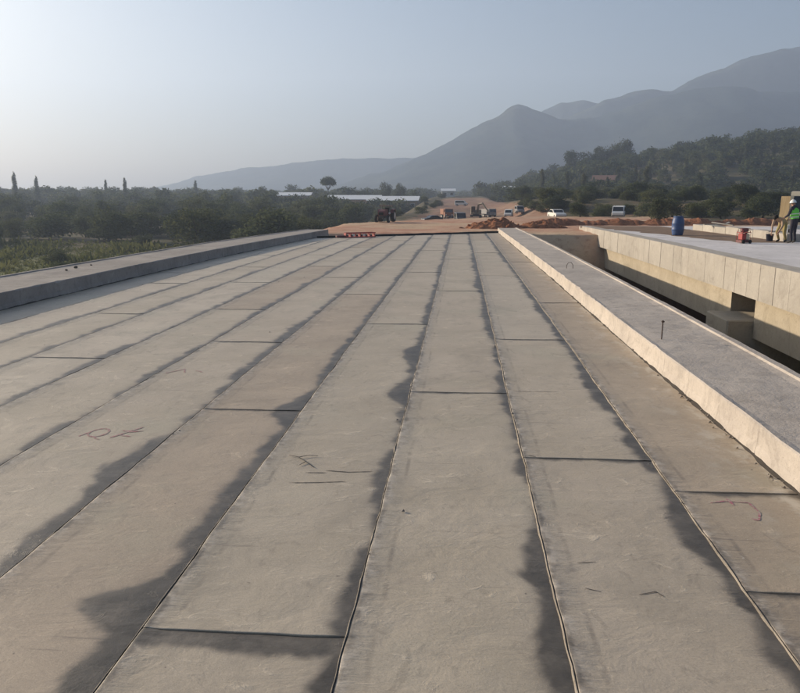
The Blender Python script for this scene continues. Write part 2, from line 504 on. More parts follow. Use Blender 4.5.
# mountains: (azimuth x per unit of y, height per unit of y) ridge profiles
def mountain(name, D, prof, depth, seed, rough):
    n = 420; m = 26
    xs = np.linspace(prof[0][0], prof[-1][0], n)
    zs = np.interp(xs, [p[0] for p in prof], [p[1] for p in prof])
    k = np.ones(3) / 3; zs = np.convolve(np.pad(zs, 1, 'edge'), k, 'valid')
    vs, fs = [], []
    for j in range(2 * m + 1):
        s = (j - m) / m                       # -1 front foot .. 0 ridge .. 1 back foot
        for i in range(n):
            fall = (1 - abs(s)) ** 1.25
            z = zs[i] * D
            x = xs[i] * D; y = D + s * depth + 40 * n3(x * .004, seed)
            spur = fbm(x * .0045 + .6 * s, seed + s * 1.3, seed, 4)
            zz = -12 + (z + 12) * fall * (1 + (rough * spur * (abs(s) ** .7) * 1.6)) + (rough * 16 * fbm(x * .02, seed, 9, 4) + rough * 22 * fbm(x * .012, y * .012, seed, 5)) * fall
            vs.append((x, y, zz))
    for j in range(2 * m):
        for i in range(n - 1):
            fs.append((j * n + i, j * n + i + 1, (j + 1) * n + i + 1, (j + 1) * n + i))
    o = link(name, mesh(name, vs, fs, True), None, M['mount'])
    return tag(o, kind='structure')
def prof(pts): return [(math.tan(math.atan((x - 400) / 775.3) - R(4.4985)), max(0.0, (193 - y) / 775.)) for x, y in pts]
mountain('mountain', 1250, prof([(270, 193), (330, 186), (385, 170), (430, 152), (470, 132), (496, 117), (506, 110), (514, 108), (523, 110), (538, 117), (560, 123), (590, 119), (620, 112), (650, 102), (680, 97), (720, 95), (760, 97), (800, 99), (880, 104), (1000, 120), (1150, 160), (1250, 193)]), 390, 3.3, .24)
mountain('mountain', 1440, prof([(420, 193), (500, 150), (560, 122), (600, 106), (640, 95), (665, 95), (700, 80), (740, 66), (775, 58), (800, 53), (860, 47), (950, 60), (1100, 110), (1250, 193)]), 300, 8.1, .18)
mountain('mountain', 1560, prof([(120, 193), (165, 182), (200, 174), (250, 167), (300, 162), (340, 159), (400, 158), (450, 160), (500, 150), (540, 112), (556, 107), (580, 106), (600, 109), (660, 140), (760, 193)]), 280, 12.7, .15)

# ------------------------------------------------------------------ the bridge
bridge = tag(empty('bridge', (-3, 20, 0)), 'long bridge deck covered in lapped grey sheets between two low concrete kerbs', 'bridge')
def under(o):                                  # keep world coordinates while parenting
    p = o.parent; off = Vector((0, 0, 0))
    while p: off += p.location + p.matrix_parent_inverse.translation; p = p.parent
    o.matrix_parent_inverse = Matrix.Translation(-off)
    return o
Y0 = -7.0
EDGE = [-8.75, -7.62, -6.68, -5.72, -4.66, -3.64, -2.57, -1.56, -.52, .55, 1.60, 2.62]
FIRST = [2.6, 0.0, 4.3, 0.3, 4.85, 1.6, -1.75, 3.35, -1.05, -3.2, -3.3]
rows = []
ys = list(np.arange(Y0, 41, 2.0))
vs, fs = [], []
xsd = np.linspace(-9.9, 3.5, 14)
for x in xsd:
    yl = np.linspace(Y0, DECK_END(x), 27)
    for y in yl: vs.append((x, y, dz(y)))
for i in range(13):
    for j in range(26):
        a = i * 27 + j; fs.append((a, a + 27, a + 28, a + 1))
nv = len(vs)
vs += [(v[0], v[1], v[2] - 1.1) for v in vs[:nv]]
fs += [tuple(reversed([i + nv for i in f])) for f in fs[:13 * 26]]
for j in range(26):
    fs.append((j, j + 1, j + 1 + nv, j + nv)); a = 13 * 27 + j; fs.append((a + 1, a, a + nv, a + 1 + nv))
for i in range(13):
    a = i * 27; fs.append((a + 27, a, a + nv, a + 27 + nv)); a += 26; fs.append((a, a + 27, a + 27 + nv, a + nv))
deck = under(link('deck', mesh('deck', vs, fs), bridge, M['slab']))

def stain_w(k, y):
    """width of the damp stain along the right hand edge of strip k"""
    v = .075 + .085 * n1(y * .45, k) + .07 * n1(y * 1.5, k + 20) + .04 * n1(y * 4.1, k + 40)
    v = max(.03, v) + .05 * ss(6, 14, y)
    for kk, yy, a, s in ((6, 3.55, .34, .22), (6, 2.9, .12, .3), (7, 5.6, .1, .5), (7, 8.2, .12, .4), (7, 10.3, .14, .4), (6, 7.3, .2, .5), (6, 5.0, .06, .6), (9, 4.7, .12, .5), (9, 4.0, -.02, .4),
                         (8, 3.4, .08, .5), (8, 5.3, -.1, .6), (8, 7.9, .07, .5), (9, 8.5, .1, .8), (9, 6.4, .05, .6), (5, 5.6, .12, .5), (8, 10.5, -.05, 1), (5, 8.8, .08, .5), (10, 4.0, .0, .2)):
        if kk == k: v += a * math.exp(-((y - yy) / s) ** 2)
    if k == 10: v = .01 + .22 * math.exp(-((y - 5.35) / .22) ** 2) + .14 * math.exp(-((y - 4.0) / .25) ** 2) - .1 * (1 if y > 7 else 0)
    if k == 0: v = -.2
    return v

rng = random.Random(4)
for k in range(11):
    xa, xb = EDGE[k], EDGE[k + 1]
    cuts = [FIRST[k] + 9.15 * i + rng.uniform(-.15, .15) * (i > 0) for i in range(-2, 7)]
    if k == 10: cuts = [-3.0, 3.95, 5.40, 15.4, 25.3, 34.6]
    if k == 9: cuts = [-3.2, 6.05, 11.33, 20.7, 29.5, 38.9]
    lim = DECK_END((xa + xb) / 2) - .12
    cuts = [Y0] + [c for c in cuts if Y0 + .5 < c < lim - 1.2] + [lim]
    if k == 10: cuts[-1] = lim
    for ci in range(len(cuts) - 1):
        y0, y1 = cuts[ci], cuts[ci + 1]
        last = ci == len(cuts) - 2
        y1e = y1 + (0 if last else .07)
        step = .1 if y0 < 9 else (.2 if y0 < 20 else .4)
        ny = max(6, int((y1e - y0) / step))
        yl = [y0, y0 + .012, y0 + .04] + list(np.linspace(y0 + .09, y1e, ny))
        ul = [0, .006, .02, .06, .10, .13, .16, .3, .45, .6, .75, .88, 1.0]
        W = xb - xa + (.05 if k < 10 else 0)
        vs, fs, A = [], [], {n: [] for n in ('dr', 'dl', 'df', 'sw', 'sf', 'lt')}
        nu = len(ul)
        crossw = [0.16 + .1 * rng.random(), rng.uniform(0, 50)]
        for y in yl:
            for ui, u in enumerate(ul):
                uu = u if u < .2 else .16 + (u - .16) * (W - .16) / .84
                wav = .010 * n1(y * 1.1, k) + .006 * n1(y * 3.7, k + 9) + .004 * n1(y * 9, k + 5)
                x = xa + uu + wav * (1 - min(1, uu / .6))
                if k == 10 and ui == nu - 1: x = xb
                yy = y
                if y < y0 + .1 and ci > 0: yy = y + .012 * n1(x * 2.3, ci + k) + .006 * n1(x * 8, ci)
                lipx = .008 * math.exp(-(uu / .10) ** 2) if k > 0 else 0
                lipy = .0055 * math.exp(-((y - y0) / .12) ** 2) if ci > 0 else 0
                z = dz(yy) + .006 + max(lipx, lipy) + .0035 * n3(x * 1.2, yy * .9, k) + .0025 * n3(x * 4, yy * 3.2, k) + .0012 * n3(x * 3, yy * 11, k)
                if uu > xb - xa - .03 and k < 10: z = min(z - .003, dz(yy) + .005)
                if y > y1 - .03 and not last: z = dz(yy) + .005
                # the ordered lap keeps the under edge below the upper sheet
                if ui == 0 : z -= 0.002
                vs.append((x, yy, z))
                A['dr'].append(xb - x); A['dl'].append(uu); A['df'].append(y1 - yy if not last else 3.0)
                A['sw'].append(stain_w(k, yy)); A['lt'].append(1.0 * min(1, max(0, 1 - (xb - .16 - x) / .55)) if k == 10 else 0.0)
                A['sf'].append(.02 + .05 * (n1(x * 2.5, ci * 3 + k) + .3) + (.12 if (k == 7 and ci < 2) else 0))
        for j in range(len(yl) - 1):
            for i in range(nu - 1):
                a = j * nu + i
                fs.append((a, a + 1, a + nu + 1, a + nu))
        n0 = len(vs)
        # skirts on the near and left edges
        for i in range(nu): vs.append((vs[i][0], vs[i][1] + .001, vs[i][2] - .03))
        for i in range(nu - 1): fs.append((n0 + i, n0 + i + 1, i + 1, i))
        n2 = len(vs)
        for j in range(len(yl)): q = vs[j * nu]; vs.append((q[0] + .001, q[1], q[2] - .03))
        for j in range(len(yl) - 1): fs.append((n2 + j + 1, n2 + j, j * nu, (j + 1) * nu))
        for nme in A: A[nme] += [A[nme][i] for i in range(nu)] + [A[nme][j * nu] for j in range(len(yl))]
        me = mesh('membrane_sheet', vs, fs, False)
        sm = [True] * ((nu - 1) * (len(yl) - 1)) + [False] * (len(fs) - (nu - 1) * (len(yl) - 1))
        me.polygons.foreach_set('use_smooth', sm)
        for nme in A: me.attributes.new(nme, 'FLOAT', 'POINT').data.foreach_set('value', A[nme])
        mi = (0, 2, 0, 2, 0, 0, 1, 0, 0, 0, 1)[k]
        if k == 6 and ci == 2: mi = 1
        elif k == 6: mi = 0
        if rng.random() < .22: mi = rng.randrange(3)
        under(link('membrane_sheet', me, deck, SHEET[mi]))

# bitumen bead squeezed out along the joints
for k in range(1, 11):
    vs, fs = [], []
    yl = np.concatenate([np.arange(Y0, 12, .06), np.arange(12, DECK_END(EDGE[k]) - .3, .25)])
    for y in yl:
        wav = .010 * n1(y * 1.1, k) + .006 * n1(y * 3.7, k + 9) + .004 * n1(y * 9, k + 5)
        xc = EDGE[k] + wav - .008
        on = max(0.0, min(1.0, .45 + 1.2 * n1(y * .9, k + 60) + 1.0 * n1(y * 5.3, k + 70)))
        wd = .001 + .003 * on + .005 * max(0, n1(y * 13, k + 80))
        if k == 10: wd *= 1.2
        z = dz(y) + .0085
        h_ = .001 + .0065 * on
        vs += [(xc - wd * 1.7, y, z - .008), (xc - wd * .6, y, z + h_ * .8), (xc + wd * .2, y, z + h_ * 1.05), (xc + wd * .6, y, z + .004)]
    for j in range(len(yl) - 1):
        for i in range(3):
            a = j * 4 + i
            fs.append((a, a + 1, a + 5, a + 4))
    under(link('joint_bead', mesh('joint_bead', vs, fs, True), deck, M['grout']))

# kerbs
def kerb(name, poly_in, poly_out, h, seg, m, lab, ystep=.16, seed=1, y1=None):
    """poly_in / poly_out: (y, x) lines of the two long faces"""
    yend = y1 or 42
    yl, y = [], Y0
    marks = set()
    while y < yend:
        yl.append((y, 0)); s = seg * (1 + .0 * n1(y))
        for q in np.arange(y + ystep, y + s - .08, ystep): yl.append((q, 0))
        yl += [(y + s - .012, 0), (y + s, 1), (y + s + .012, 0)]
        y += s + .03
    yl = [q for q in yl if q[0] < yend] + [(yend, 0)]
    vs, fs = [], []
    sgn = 1 if poly_in[0][1] > poly_out[0][1] else -1          # +1: inner face looks to +x
    for y, g_ in yl:
        a = np.interp(y, [p[0] for p in poly_in], [p[1] for p in poly_in])
        b = np.interp(y, [p[0] for p in poly_out], [p[1] for p in poly_out])
        segi = int((y - Y0) / (seg + .03))
        offs = .004 * math.sin(segi * 12.9898)
        a += sgn * (offs + .008 * n1(y * 1.6, seed) + .006 * n1(y * 5.2, seed + 2)) - sgn * (.005 if g_ else 0)
        z0 = dz(y)
        ht = h + .006 * n1(y * .8, seed + 3)
        r1 = .012 + .016 * abs(n1(y * 3.1, seed + 8)) + .06 * max(0, n1(y * 5.7, seed + 11) - .15)
        ramp = [(a + sgn * .022, -.02), (a + sgn * .012, .05 + .02 * n1(y * 6, seed)), (a, .10), (a - sgn * .004, ht * .6), (a - sgn * .002, ht - r1), (a - sgn * r1, ht - .002)]
        for q in (.07, .2, .35, .5, .65, .8):
            x = a + (b - a) * q
            ramp.append((x, ht + .012 * n3(x * 1.5, y * .7, seed) + .006 * n3(x * 6, y * 4, seed) - .008))
        lip = .022
        ramp += [(b + sgn * .13, ht), (b + sgn * .115, ht + lip), (b + sgn * .03 + .01 * n1(y * 2, seed + 5), ht + lip + .006 * n1(y * 4, seed)), (b, ht - .02), (b, -.75)]
        for x, z in ramp: vs.append((x, y, z0 + z))
    n = 17
    for j in range(len(yl) - 1):
        for i in range(n - 1):
            q = j * n + i
            fs.append((q, q + n, q + n + 1, q + 1) if sgn > 0 else (q, q + 1, q + n + 1, q + n))
    fs.append(tuple(range(n))); fs.append(tuple(range((len(yl) - 1) * n, len(yl) * n)))
    me = mesh(name, vs, fs, False)
    o = under(link(name, me, bridge, m))
    if lab: o['label'] = lab
    return o
kerb('kerb', [(Y0, 2.50), (5, 2.50), (12, 2.44), (20, 2.42), (30, 2.38), (48.5, 2.36)], [(Y0, 3.60), (30, 3.62), (48.5, 3.60)], .275, .92, M['kerb'], 'pale low kerb with sunlit inner face, right side of deck', seed=2, y1=49.2)
kerb('kerb', [(Y0, -8.62), (13, -8.62), (20, -8.55), (26, -8.45), (34, -8.08), (43, -7.62)], [(Y0, -10.35), (16, -10.40), (29, -10.05), (44, -8.85)], .33, 1.9, M['kerb_left'], 'wide weathered kerb with shaded inner face, left side of deck', seed=5, y1=44.0)

for seed, pl, sg in ((2, [(Y0, 2.50), (5, 2.50), (12, 2.44), (20, 2.42), (30, 2.38), (48.5, 2.36)], 1), (5, [(Y0, -8.62), (13, -8.62), (20, -8.55), (26, -8.45), (34, -8.08), (43, -7.62)], -1)):
    vs, fs = [], []
    yl = np.concatenate([np.arange(Y0, 16, .05), np.arange(16, pl[-1][0] - .5, .2)])
    for y in yl:
        xk = np.interp(y, [p[0] for p in pl], [p[1] for p in pl])
        on = max(0, .35 + 1.2 * n1(y * 1.3, seed + 90) + .8 * n1(y * 6.1, seed + 91))
        wd = .012 + .022 * min(1.3, on)
        z = dz(y) + .013
        vs += [(xk - sg * (.018 + wd), y, z - .008), (xk - sg * (.012 + wd * .4), y, z + .008 * min(1, on)), (xk - sg * .002, y, z + .012 + .012 * min(1, on)), (xk + sg * .02, y, z + .01)]
    for j in range(len(yl) - 1):
        for i in range(3): a = j * 4 + i; fs.append((a, a + 1, a + 5, a + 4))
    under(link('kerb_joint', mesh('kerb_joint', vs, fs, True), deck, M['tarry']))

# black strip closing the end of the deck
mb = MB(); n = 24
for i in range(n):
    xa, xb = -7.55 + (9.95) * i / n, -7.55 + 9.95 * (i + 1) / n
    q = [(xa, DECK_END(xa) - .1), (xb, DECK_END(xb) - .1), (xb, DECK_END(xb) + .12), (xa, DECK_END(xa) + .12)]
    h0, h1 = dz(q[0][1]) + .11 + .02 * n1(xa * 2), dz(q[1][1]) + .11 + .02 * n1(xb * 2)
    mb.add([(q[0][0], q[0][1], h0 - .16), (q[1][0], q[1][1], h1 - .16), (q[2][0], q[2][1], h1 - .16), (q[3][0], q[3][1], h0 - .16),
            (q[0][0], q[0][1], h0), (q[1][0], q[1][1], h1), (q[2][0], q[2][1], h1), (q[3][0], q[3][1], h0)],
           [(0, 1, 5, 4), (2, 3, 7, 6), (4, 5, 6, 7)])
under(mb.build('end_joint', M['black'], bridge))

# rods standing in the right kerb
def rod(x, y, h, lean):
    z = dz(y) + .275
    mb = MB().tube([(x, y, z - .05), (x + lean * .5, y, z + h * .5), (x + lean, y, z + h)], .008, 7)
    mb.lathe([(.014, 0), (.022, .004), (.022, .018), (.010, .02)], (x + lean, y, z + h - .03), n=8)
    under(mb.build('anchor_rod', M['rust'], bridge))
rod(2.67, 10.1, .25, .004)
# bent lifting loop cast into the kerb further on
mb = MB().tube([(2.78, 20.2, .17), (2.79, 20.2, .30), (2.83, 20.22, .36), (2.90, 20.22, .37), (2.95, 20.24, .31), (2.96, 20.24, .17)], .007, 6)
under(mb.build('lifting_loop', M['rust'], bridge))

# flat marks on the sheets: sprayed pink figures and dark scuffs
def sheet_z(x, y):
    k = max([i for i in range(11) if EDGE[i] <= x] or [0])
    uu = x - EDGE[k]
    return dz(y) + .007 + .008 * math.exp(-(uu / .10) ** 2) + .0035 * n3(x * 1.2, y * .9, k) + .0025 * n3(x * 4, y * 3.2, k) + .0012 * n3(x * 3, y * 11, k)
def stroke(mb, pts, wd):
    vs, fs = [], []
    P = []
    for i in range(len(pts) - 1):
        a, b = Vector(pts[i]), Vector(pts[i + 1])
        m_ = max(4, int((b - a).length / .025))
        for q in np.linspace(0, 1, m_)[:-1]: P.append(a.lerp(b, q))
    P.append(Vector(pts[-1]))
    for i, p in enumerate(P):
        d = (P[min(i + 1, len(P) - 1)] - P[max(i - 1, 0)]).normalized(); nrm = Vector((-d.y, d.x))
        ww = wd * (.75 + .8 * n1(i * .7 + p.x * 9, 3)) * (.3 if i in (0, len(P) - 1) else 1)
        for s in (-1, 1):
            q = p + nrm * ww * s
            vs.append((q.x, q.y, sheet_z(q.x, q.y) + .0016))
    for i in range(len(P) - 1): fs.append((i * 2, i * 2 + 1, i * 2 + 3, i * 2 + 2))
    mb.add(vs, fs)
def mark(name, strokes, wd, m):
    mb = MB()
    for s in strokes:
        stroke(mb, s, wd)
        if name == 'scuff_mark':
            under(mb.build(name, m, deck, fix=False)); mb = MB()
    if mb.v: under(mb.build(name, m, deck, fix=False))
ring = lambda cx, cy, rx, ry, a0=0, a1=360, n=12: [(cx + rx * math.cos(R(a0 + (a1 - a0) * i / n)), cy + ry * math.sin(R(a0 + (a1 - a0) * i / n))) for i in range(n + 1)]
mark('paint_mark', [ring(-3.27, 6.42, .085, .12), [(-3.27, 6.30), (-3.17, 6.22)], [(-3.40, 6.30), (-3.36, 6.42)]], .012, M['pinkpaint'])
mark('paint_mark', [[(-3.10, 6.28), (-2.93, 6.62)], [(-3.08, 6.50), (-2.98, 6.46)], [(-3.02, 6.45), (-2.88, 6.50)], [(-3.04, 6.36), (-2.93, 6.33)]], .017, M['pinkpaint'])
mark('paint_mark', [[(-3.55, 8.75), (-3.40, 9.0), (-3.33, 8.8)], [(-3.25, 8.95), (-3.12, 8.85)]], .014, M['pinkpaint'])
mark('paint_mark', [[(1.79, 5.20), (1.90, 5.24), (2.06, 5.22)], [(2.06, 5.22), (2.07, 5.05), (2.02, 4.92)], [(1.93, 5.30), (1.94, 5.16)], [(2.02, 4.92), (1.98, 4.95)]], .012, M['pinkpaint'])
mark('scuff_mark', [[(-1.03, 5.62), (-.85, 5.60), (-.66, 5.63)], [(-1.26, 5.34), (-1.05, 5.36), (-.84, 5.40)], [(-1.18, 5.56), (-1.02, 5.57)]], .006, M['bitumen'])
mark('scuff_mark', [[(.72, 3.93), (.80, 3.90)], [(1.0, 3.88), (1.10, 3.92), (1.13, 3.87)], [(.72, 4.22), (.83, 4.24)]], .006, M['bitumen'])
mark('scuff_mark', [[(1.06, 6.06), (.7, 6.04), (.58, 6.10)], [(.62, 8.2), (1.1, 8.24)]], .005, M['bitumen'])
# small twig lying on a sheet
mb = MB().tube([(-1.39, 5.93, .014), (-1.30, 5.88, .016), (-1.22, 5.78, .015), (-1.13, 5.66, .012)], [.003, .004, .0035, .002], 6)
mb.tube([(-1.30, 5.88, .016), (-1.22, 5.93, .017), (-1.15, 5.93, .013)], [.003, .0025, .002], 5)
mb.tube([(-1.22, 5.78, .015), (-1.26, 5.70, .013)], [.003, .002], 5)
tag(mb.build('twig', M['bitumen'], None, True), 'small dark forked twig lying on a grey sheet of the deck', 'twig')
# clods and litter along the kerb foot
def clod(seed, r):
    bm = bmesh.new(); bmesh.ops.create_icosphere(bm, subdivisions=2, radius=r)
    for v in bm.verts:
        v.co *= 1 + .35 * mn.noise(v.co * (1.6 / r) + Vector((seed, 0, 0))); v.co.z *= .6
    me = bpy.data.meshes.new('clod'); bm.to_mesh(me); bm.free(); return me
M['rubble'] = plain('grey rubble', (.20, .175, .15), .95)
for i, (x, y, s_) in enumerate(((-9.72, 18.6, .05), (-9.60, 17.9, .035), (-9.66, 19.3, .03))):
    o = link('rubble_piece', clod(i + 3.3, s_), None, M['bitumen']); o.location = (x, y, dz(y) + .335 + s_ * .3); o.rotation_euler = (0, 0, i)
    tag(o, ('largest dark lump of rubble on top of the left kerb', 'dark lump of rubble nearest the camera on the left kerb', 'small dark lump of rubble farthest along the left kerb')[i], 'rubble', 'rubble on the left kerb')
rb = MB(); rg = random.Random(9)
for i in range(420):
    y = rg.uniform(3, 48); x = 2.47 - abs(rg.gauss(0, .05)) - .01 if rg.random() < .6 else rg.uniform(-7.5, 2.3)
    if x < 2.3 and rg.random() < .75: x = EDGE[rg.randrange(1, 11)] + rg.gauss(-.02, .03)
    s = rg.uniform(.004, .013) * (1.5 if x > 2.3 else 1)
    z = dz(y) + .014
    p = [Vector((rg.uniform(-1, 1), rg.uniform(-1, 1), rg.uniform(-.3, .7))) * s for _ in range(5)]
    b = Vector((x, y, z))
    rb.add([b + Vector((-s, -s, 0)), b + Vector((s, -s * .7, 0)), b + Vector((s * .8, s, 0)), b + Vector((-s * .7, s, 0)), b + Vector((p[0].x * .4, p[1].y * .4, s * rg.uniform(.6, 1.3)))],
           [(0, 1, 4), (1, 2, 4), (2, 3, 4), (3, 0, 4), (3, 2, 1, 0)])
o = rb.build('crumbs', M['rubble'], None); tag(o, 'grey crumbs of mortar and grit scattered over the deck', 'grit', kind='stuff')

# ------------------------------------------------------------------ the second bridge
b2 = tag(empty('bridge', (14, 24, 0)), 'second bridge on the right with cream panelled edge beam and grey girders', 'bridge')
FX, TOP, E2 = 8.34, .27, 55.0
def z2(y): return TOP + dz(y)
def strip2(name, x0, x1, y0, y1, za, zb, m, step=2.0, parent=b2):
    yl = np.linspace(y0, y1, max(2, int((y1 - y0) / step) + 1)); vs, fs = [], []
    for y in yl: vs += [(x0, y, z2(y) + za), (x1, y, z2(y) + za), (x1, y, z2(y) + zb), (x0, y, z2(y) + zb)]
    for j in range(len(yl) - 1):
        for i in range(4):
            k = (i + 1) % 4; fs.append((j * 4 + i, j * 4 + k, j * 4 + 4 + k, j * 4 + 4 + i))
    fs += [(3, 2, 1, 0), tuple(len(vs) - 4 + i for i in range(4))]
    mb = MB(); mb.v = vs; mb.f = fs
    return under(mb.build(name, m, parent))
strip2('deck', FX + .10, 24, Y0, E2, -.35, -.012, M['deck2'])
eb = strip2('edge_beam', FX + .06, FX + .62, Y0, E2, -1.0, 0, M['panel'])
y = Y0; k = 0; rg = random.Random(3)
while y < E2 - .1:
    wd = min(rg.choice((.92, 1.0, 1.0, 1.08, .96)), E2 - y)
    t0 = .012 * rg.random()
    mb = MB(); c = .006
    a, b_ = y + .004, y + wd - .004
    zt0, zt1 = z2(a), z2(b_)
    q = FX - t0
    mb.add([(q + .07, a, zt0 - 1.02), (q + .07, b_, zt1 - 1.02), (q + .07, b_, zt1 + .004), (q + .07, a, zt0 + .004),
            (q, a + c, zt0 - 1.02), (q, b_ - c, zt1 - 1.02), (q, b_ - c, zt1 + .004 - c), (q, a + c, zt0 + .004 - c)],
           [(4, 5, 6, 7), (0, 4, 7, 3), (5, 1, 2, 6), (7, 6, 2, 3), (0, 1, 5, 4)])
    under(mb.build('facing_panel', M['panel'], eb)); y += wd; k += 1
# girders with a gap over the pier
GAP = (22.9, 24.9)
for y0, y1 in ((Y0, GAP[0]), (GAP[1], 52.2)):
    strip2('girder', FX + .34, FX + 1.1, y0, y1, -2.27, -1.003, M['girder'])
    strip2('girder', FX + 4.2, FX + 5.0, y0, y1, -2.27, -.36, M['girder'])
    strip2('girder', FX + 9.2, FX + 10.0, y0, y1, -2.27, -.36, M['girder'])
strip2('diaphragm', FX + 1.12, FX + 12, GAP[0] + .25, GAP[1] - .1, -2.2, -1.01, M['darkwall'])  # recess shade is put into its dark colour
mb = MB().box(FX - .42, FX + 13, 22.92, 24.88, -3.2, -1.55, .05)
under(mb.build('pier_cap', M['girder'], b2))
mb = MB().box(FX - .1, FX + 1.2, 23.1, 24.7, -7.6, -2.94, .08); under(mb.build('pier', M['girder'], b2))
# bearing pads on the pier cap
for yy in (22.8, 24.75):
    mb = MB().box(FX + .22, FX + .8, yy, yy + .24, -1.819, -1.76, .01)
# abutment between and under the bridges
ab = tag(empty('abutment_wall', (0, 50, -7)), 'dark shaded abutment wall closing the gap between the two bridges', 'wall')
mb = MB().box(2.6, 8.9, 50.6, 51.4, -7.4, -.62, .03); under(mb.build('wall', M['abut'], ab))
mb = MB().box(3.62, 8.3, 50.45, 51.6, -.615, -.42, .02); under(mb.build('coping', M['abut'], ab))
ab2 = tag(empty('abutment_wall', (-4, 44, -7)), 'concrete abutment hidden beneath the far end of the long deck', 'wall')
vs = [(-10.2, DECK_END(-10.2) - .8, -7.4), (2.55, DECK_END(2.55) - .8, -7.4), (2.55, DECK_END(2.55) - .05, -7.4), (-10.2, DECK_END(-10.2) - .05, -7.4)]
vs += [(x, y, -1.6) for x, y, _ in vs]
mb = MB().add(vs, [(0, 1, 5, 4), (1, 2, 6, 5), (2, 3, 7, 6), (3, 0, 4, 7), (4, 5, 6, 7), (3, 2, 1, 0)])
under(mb.build('wall', M['abut'], ab2))

# long pale kerb lying along the far side of the second deck
k2 = tag(empty('concrete_kerb', (13.8, 38, 0)), 'long pale concrete kerb on the second deck behind the barrel', 'kerb')
y = 33.6
while y < 45.2:
    mb = MB(); L = 1.9
    zz = z2(y + L / 2) - .012
    mb.box(13.75, 14.35, y, y + L - .03, zz, zz + .36 + .02 * math.sin(y * 5), .025)
    under(mb.build('kerb_block', M['panel'], k2)); y += L
# timber offcuts heaped on it
rg = random.Random(12)
for i, (x, y, a, L, r_) in enumerate(((13.95, 43.6, .5, 1.6, .0), (14.05, 42.6, -.9, 1.3, .1), (14.1, 42.0, 1.1, 1.1, -.05))):
    mb = MB().box(-L / 2, L / 2, -.06, .06, 0, .05, .006)
    o = mb.build('timber_offcut', M['panel'], None)
    o.location = (x, y, z2(y) + .40 + .055 * i); o.rotation_euler = (0, r_, a)
    tag(o, ('longest pale timber offcut at the far end of the concrete kerb', 'tilted pale timber offcut in the middle of the small heap on the kerb', 'shortest pale timber offcut, topmost of the small heap on the kerb')[i], 'timber', 'timber offcuts on the kerb')
# dirt along the kerb
t = NT('brown dirt'); g = t.noise(t.pos(), 1.6, 6, .65)
M['dirt'] = t.fin(t.mix(t.ramp(g, .35, .65), (.24, .17, .12), (.16, .11, .08)), .95, 0, .1)
vs, fs = [], []
yl = np.linspace(33.0, 54.5, 44)
for y in yl:
    wl = 2.2 + .5 * n1(y * .8) + (y - 33) * .16
    for u in (0, .33, .66, 1):
        vs.append((13.74 - wl * (1 - u), y, z2(y) - .006 + .03 * math.sin(u * math.pi * .5) * abs(n1(y * 1.7, u * 9))))
for j in range(len(yl) - 1):
    for i in range(3): a = j * 4 + i; fs.append((a, a + 1, a + 5, a + 4))
tag(link('dirt_strip', mesh('dirt_strip', vs, fs, True), None, M['dirt']), kind='structure')

# ------------------------------------------------------------------ things on the second deck
# blue barrel
bx, by = 10.84, 39.4; bz = z2(by) - .010
o = tag(empty('barrel', (bx, by, bz)), 'blue plastic barrel standing upright on the second bridge deck', 'barrel')
mb = MB().lathe([(.20, 0), (.245, .02), (.26, .06), (.285, .20), (.297, .28), (.303, .29), (.303, .32), (.297, .33), (.302, .45), (.297, .57), (.303, .58), (.303, .61), (.297, .62), (.285, .72), (.25, .85), (.225, .90), (.20, .915)], n=28)
mb.build('body', M['blue'], o, True)
mb = MB().lathe([(.225, .895), (.235, .90), (.235, .945), (.225, .955), (.10, .96)], n=28); mb.build('lid', M['blue'], o)
MB().lathe([(.04, .957), (.045, .96), (.045, .985), (.038, .99)], (.12, 0, 0), n=12).build('bung', M['black'], o)
mb = MB(); mb.lathe([(.03, .957), (.03, .98), (.025, .985)], (-.11, .03, 0), n=12)
mb.build('bung', M['black'], o)

# small red and cream petrol machine (compactor)
gx, gy = 11.57, 32.4; gz = z2(gy) - .010
o = tag(empty('power_trowel', (gx, gy, gz), R(20)), 'small red and cream petrol machine standing between barrel and workers', 'machine')
o.name = 'petrol_machine'; o.scale = (.85, .85, .88)
mb = MB().box(-.26, .24, -.22, .22, .03, .16, .03); mb.build('base', M['redbody'], o)
mb = MB().box(-.20, .02, -.18, .18, .165, .46, .04); mb.build('engine', M['red'], o)
mb = MB().box(.03, .24, -.17, .17, .165, .44, .05); mb.build('tank', M['cream'], o)
mb = MB().lathe([(.035, .44), (.05, .45), (.05, .48), (.03, .485)], (.13, 0, 0), n=12); mb.build('cap', M['black'], o)
mb = MB().box(-.18, .20, -.13, .13, .52, .70, .06); mb.build('air_filter', M['redbody'], o)
mb = MB()
for sx in (-.24, .22):
    for sy in (-.2, .2): mb.tube([(sx, sy, .05), (sx, sy, .5), (sx * .8, sy * .8, .60)], .016, 6)
mb.tube([(-.24, -.2, .5), (-.24, .2, .5)], .016, 6); mb.tube([(.22, -.2, .5), (.22, .2, .5)], .016, 6)
mb.tube([(-.24, -.2, .5), (.22, -.2, .5)], .016, 6); mb.tube([(-.24, .2, .5), (.22, .2, .5)], .016, 6)
mb.build('frame', M['red'], o)
for sx in (-.2, .18):
    mb = MB().lathe([(.07, -.03), (.085, -.02), (.085, .02), (.07, .03)], (sx, -.25, .085), 'y', 14); mb.build('wheel', M['tyre'], o)

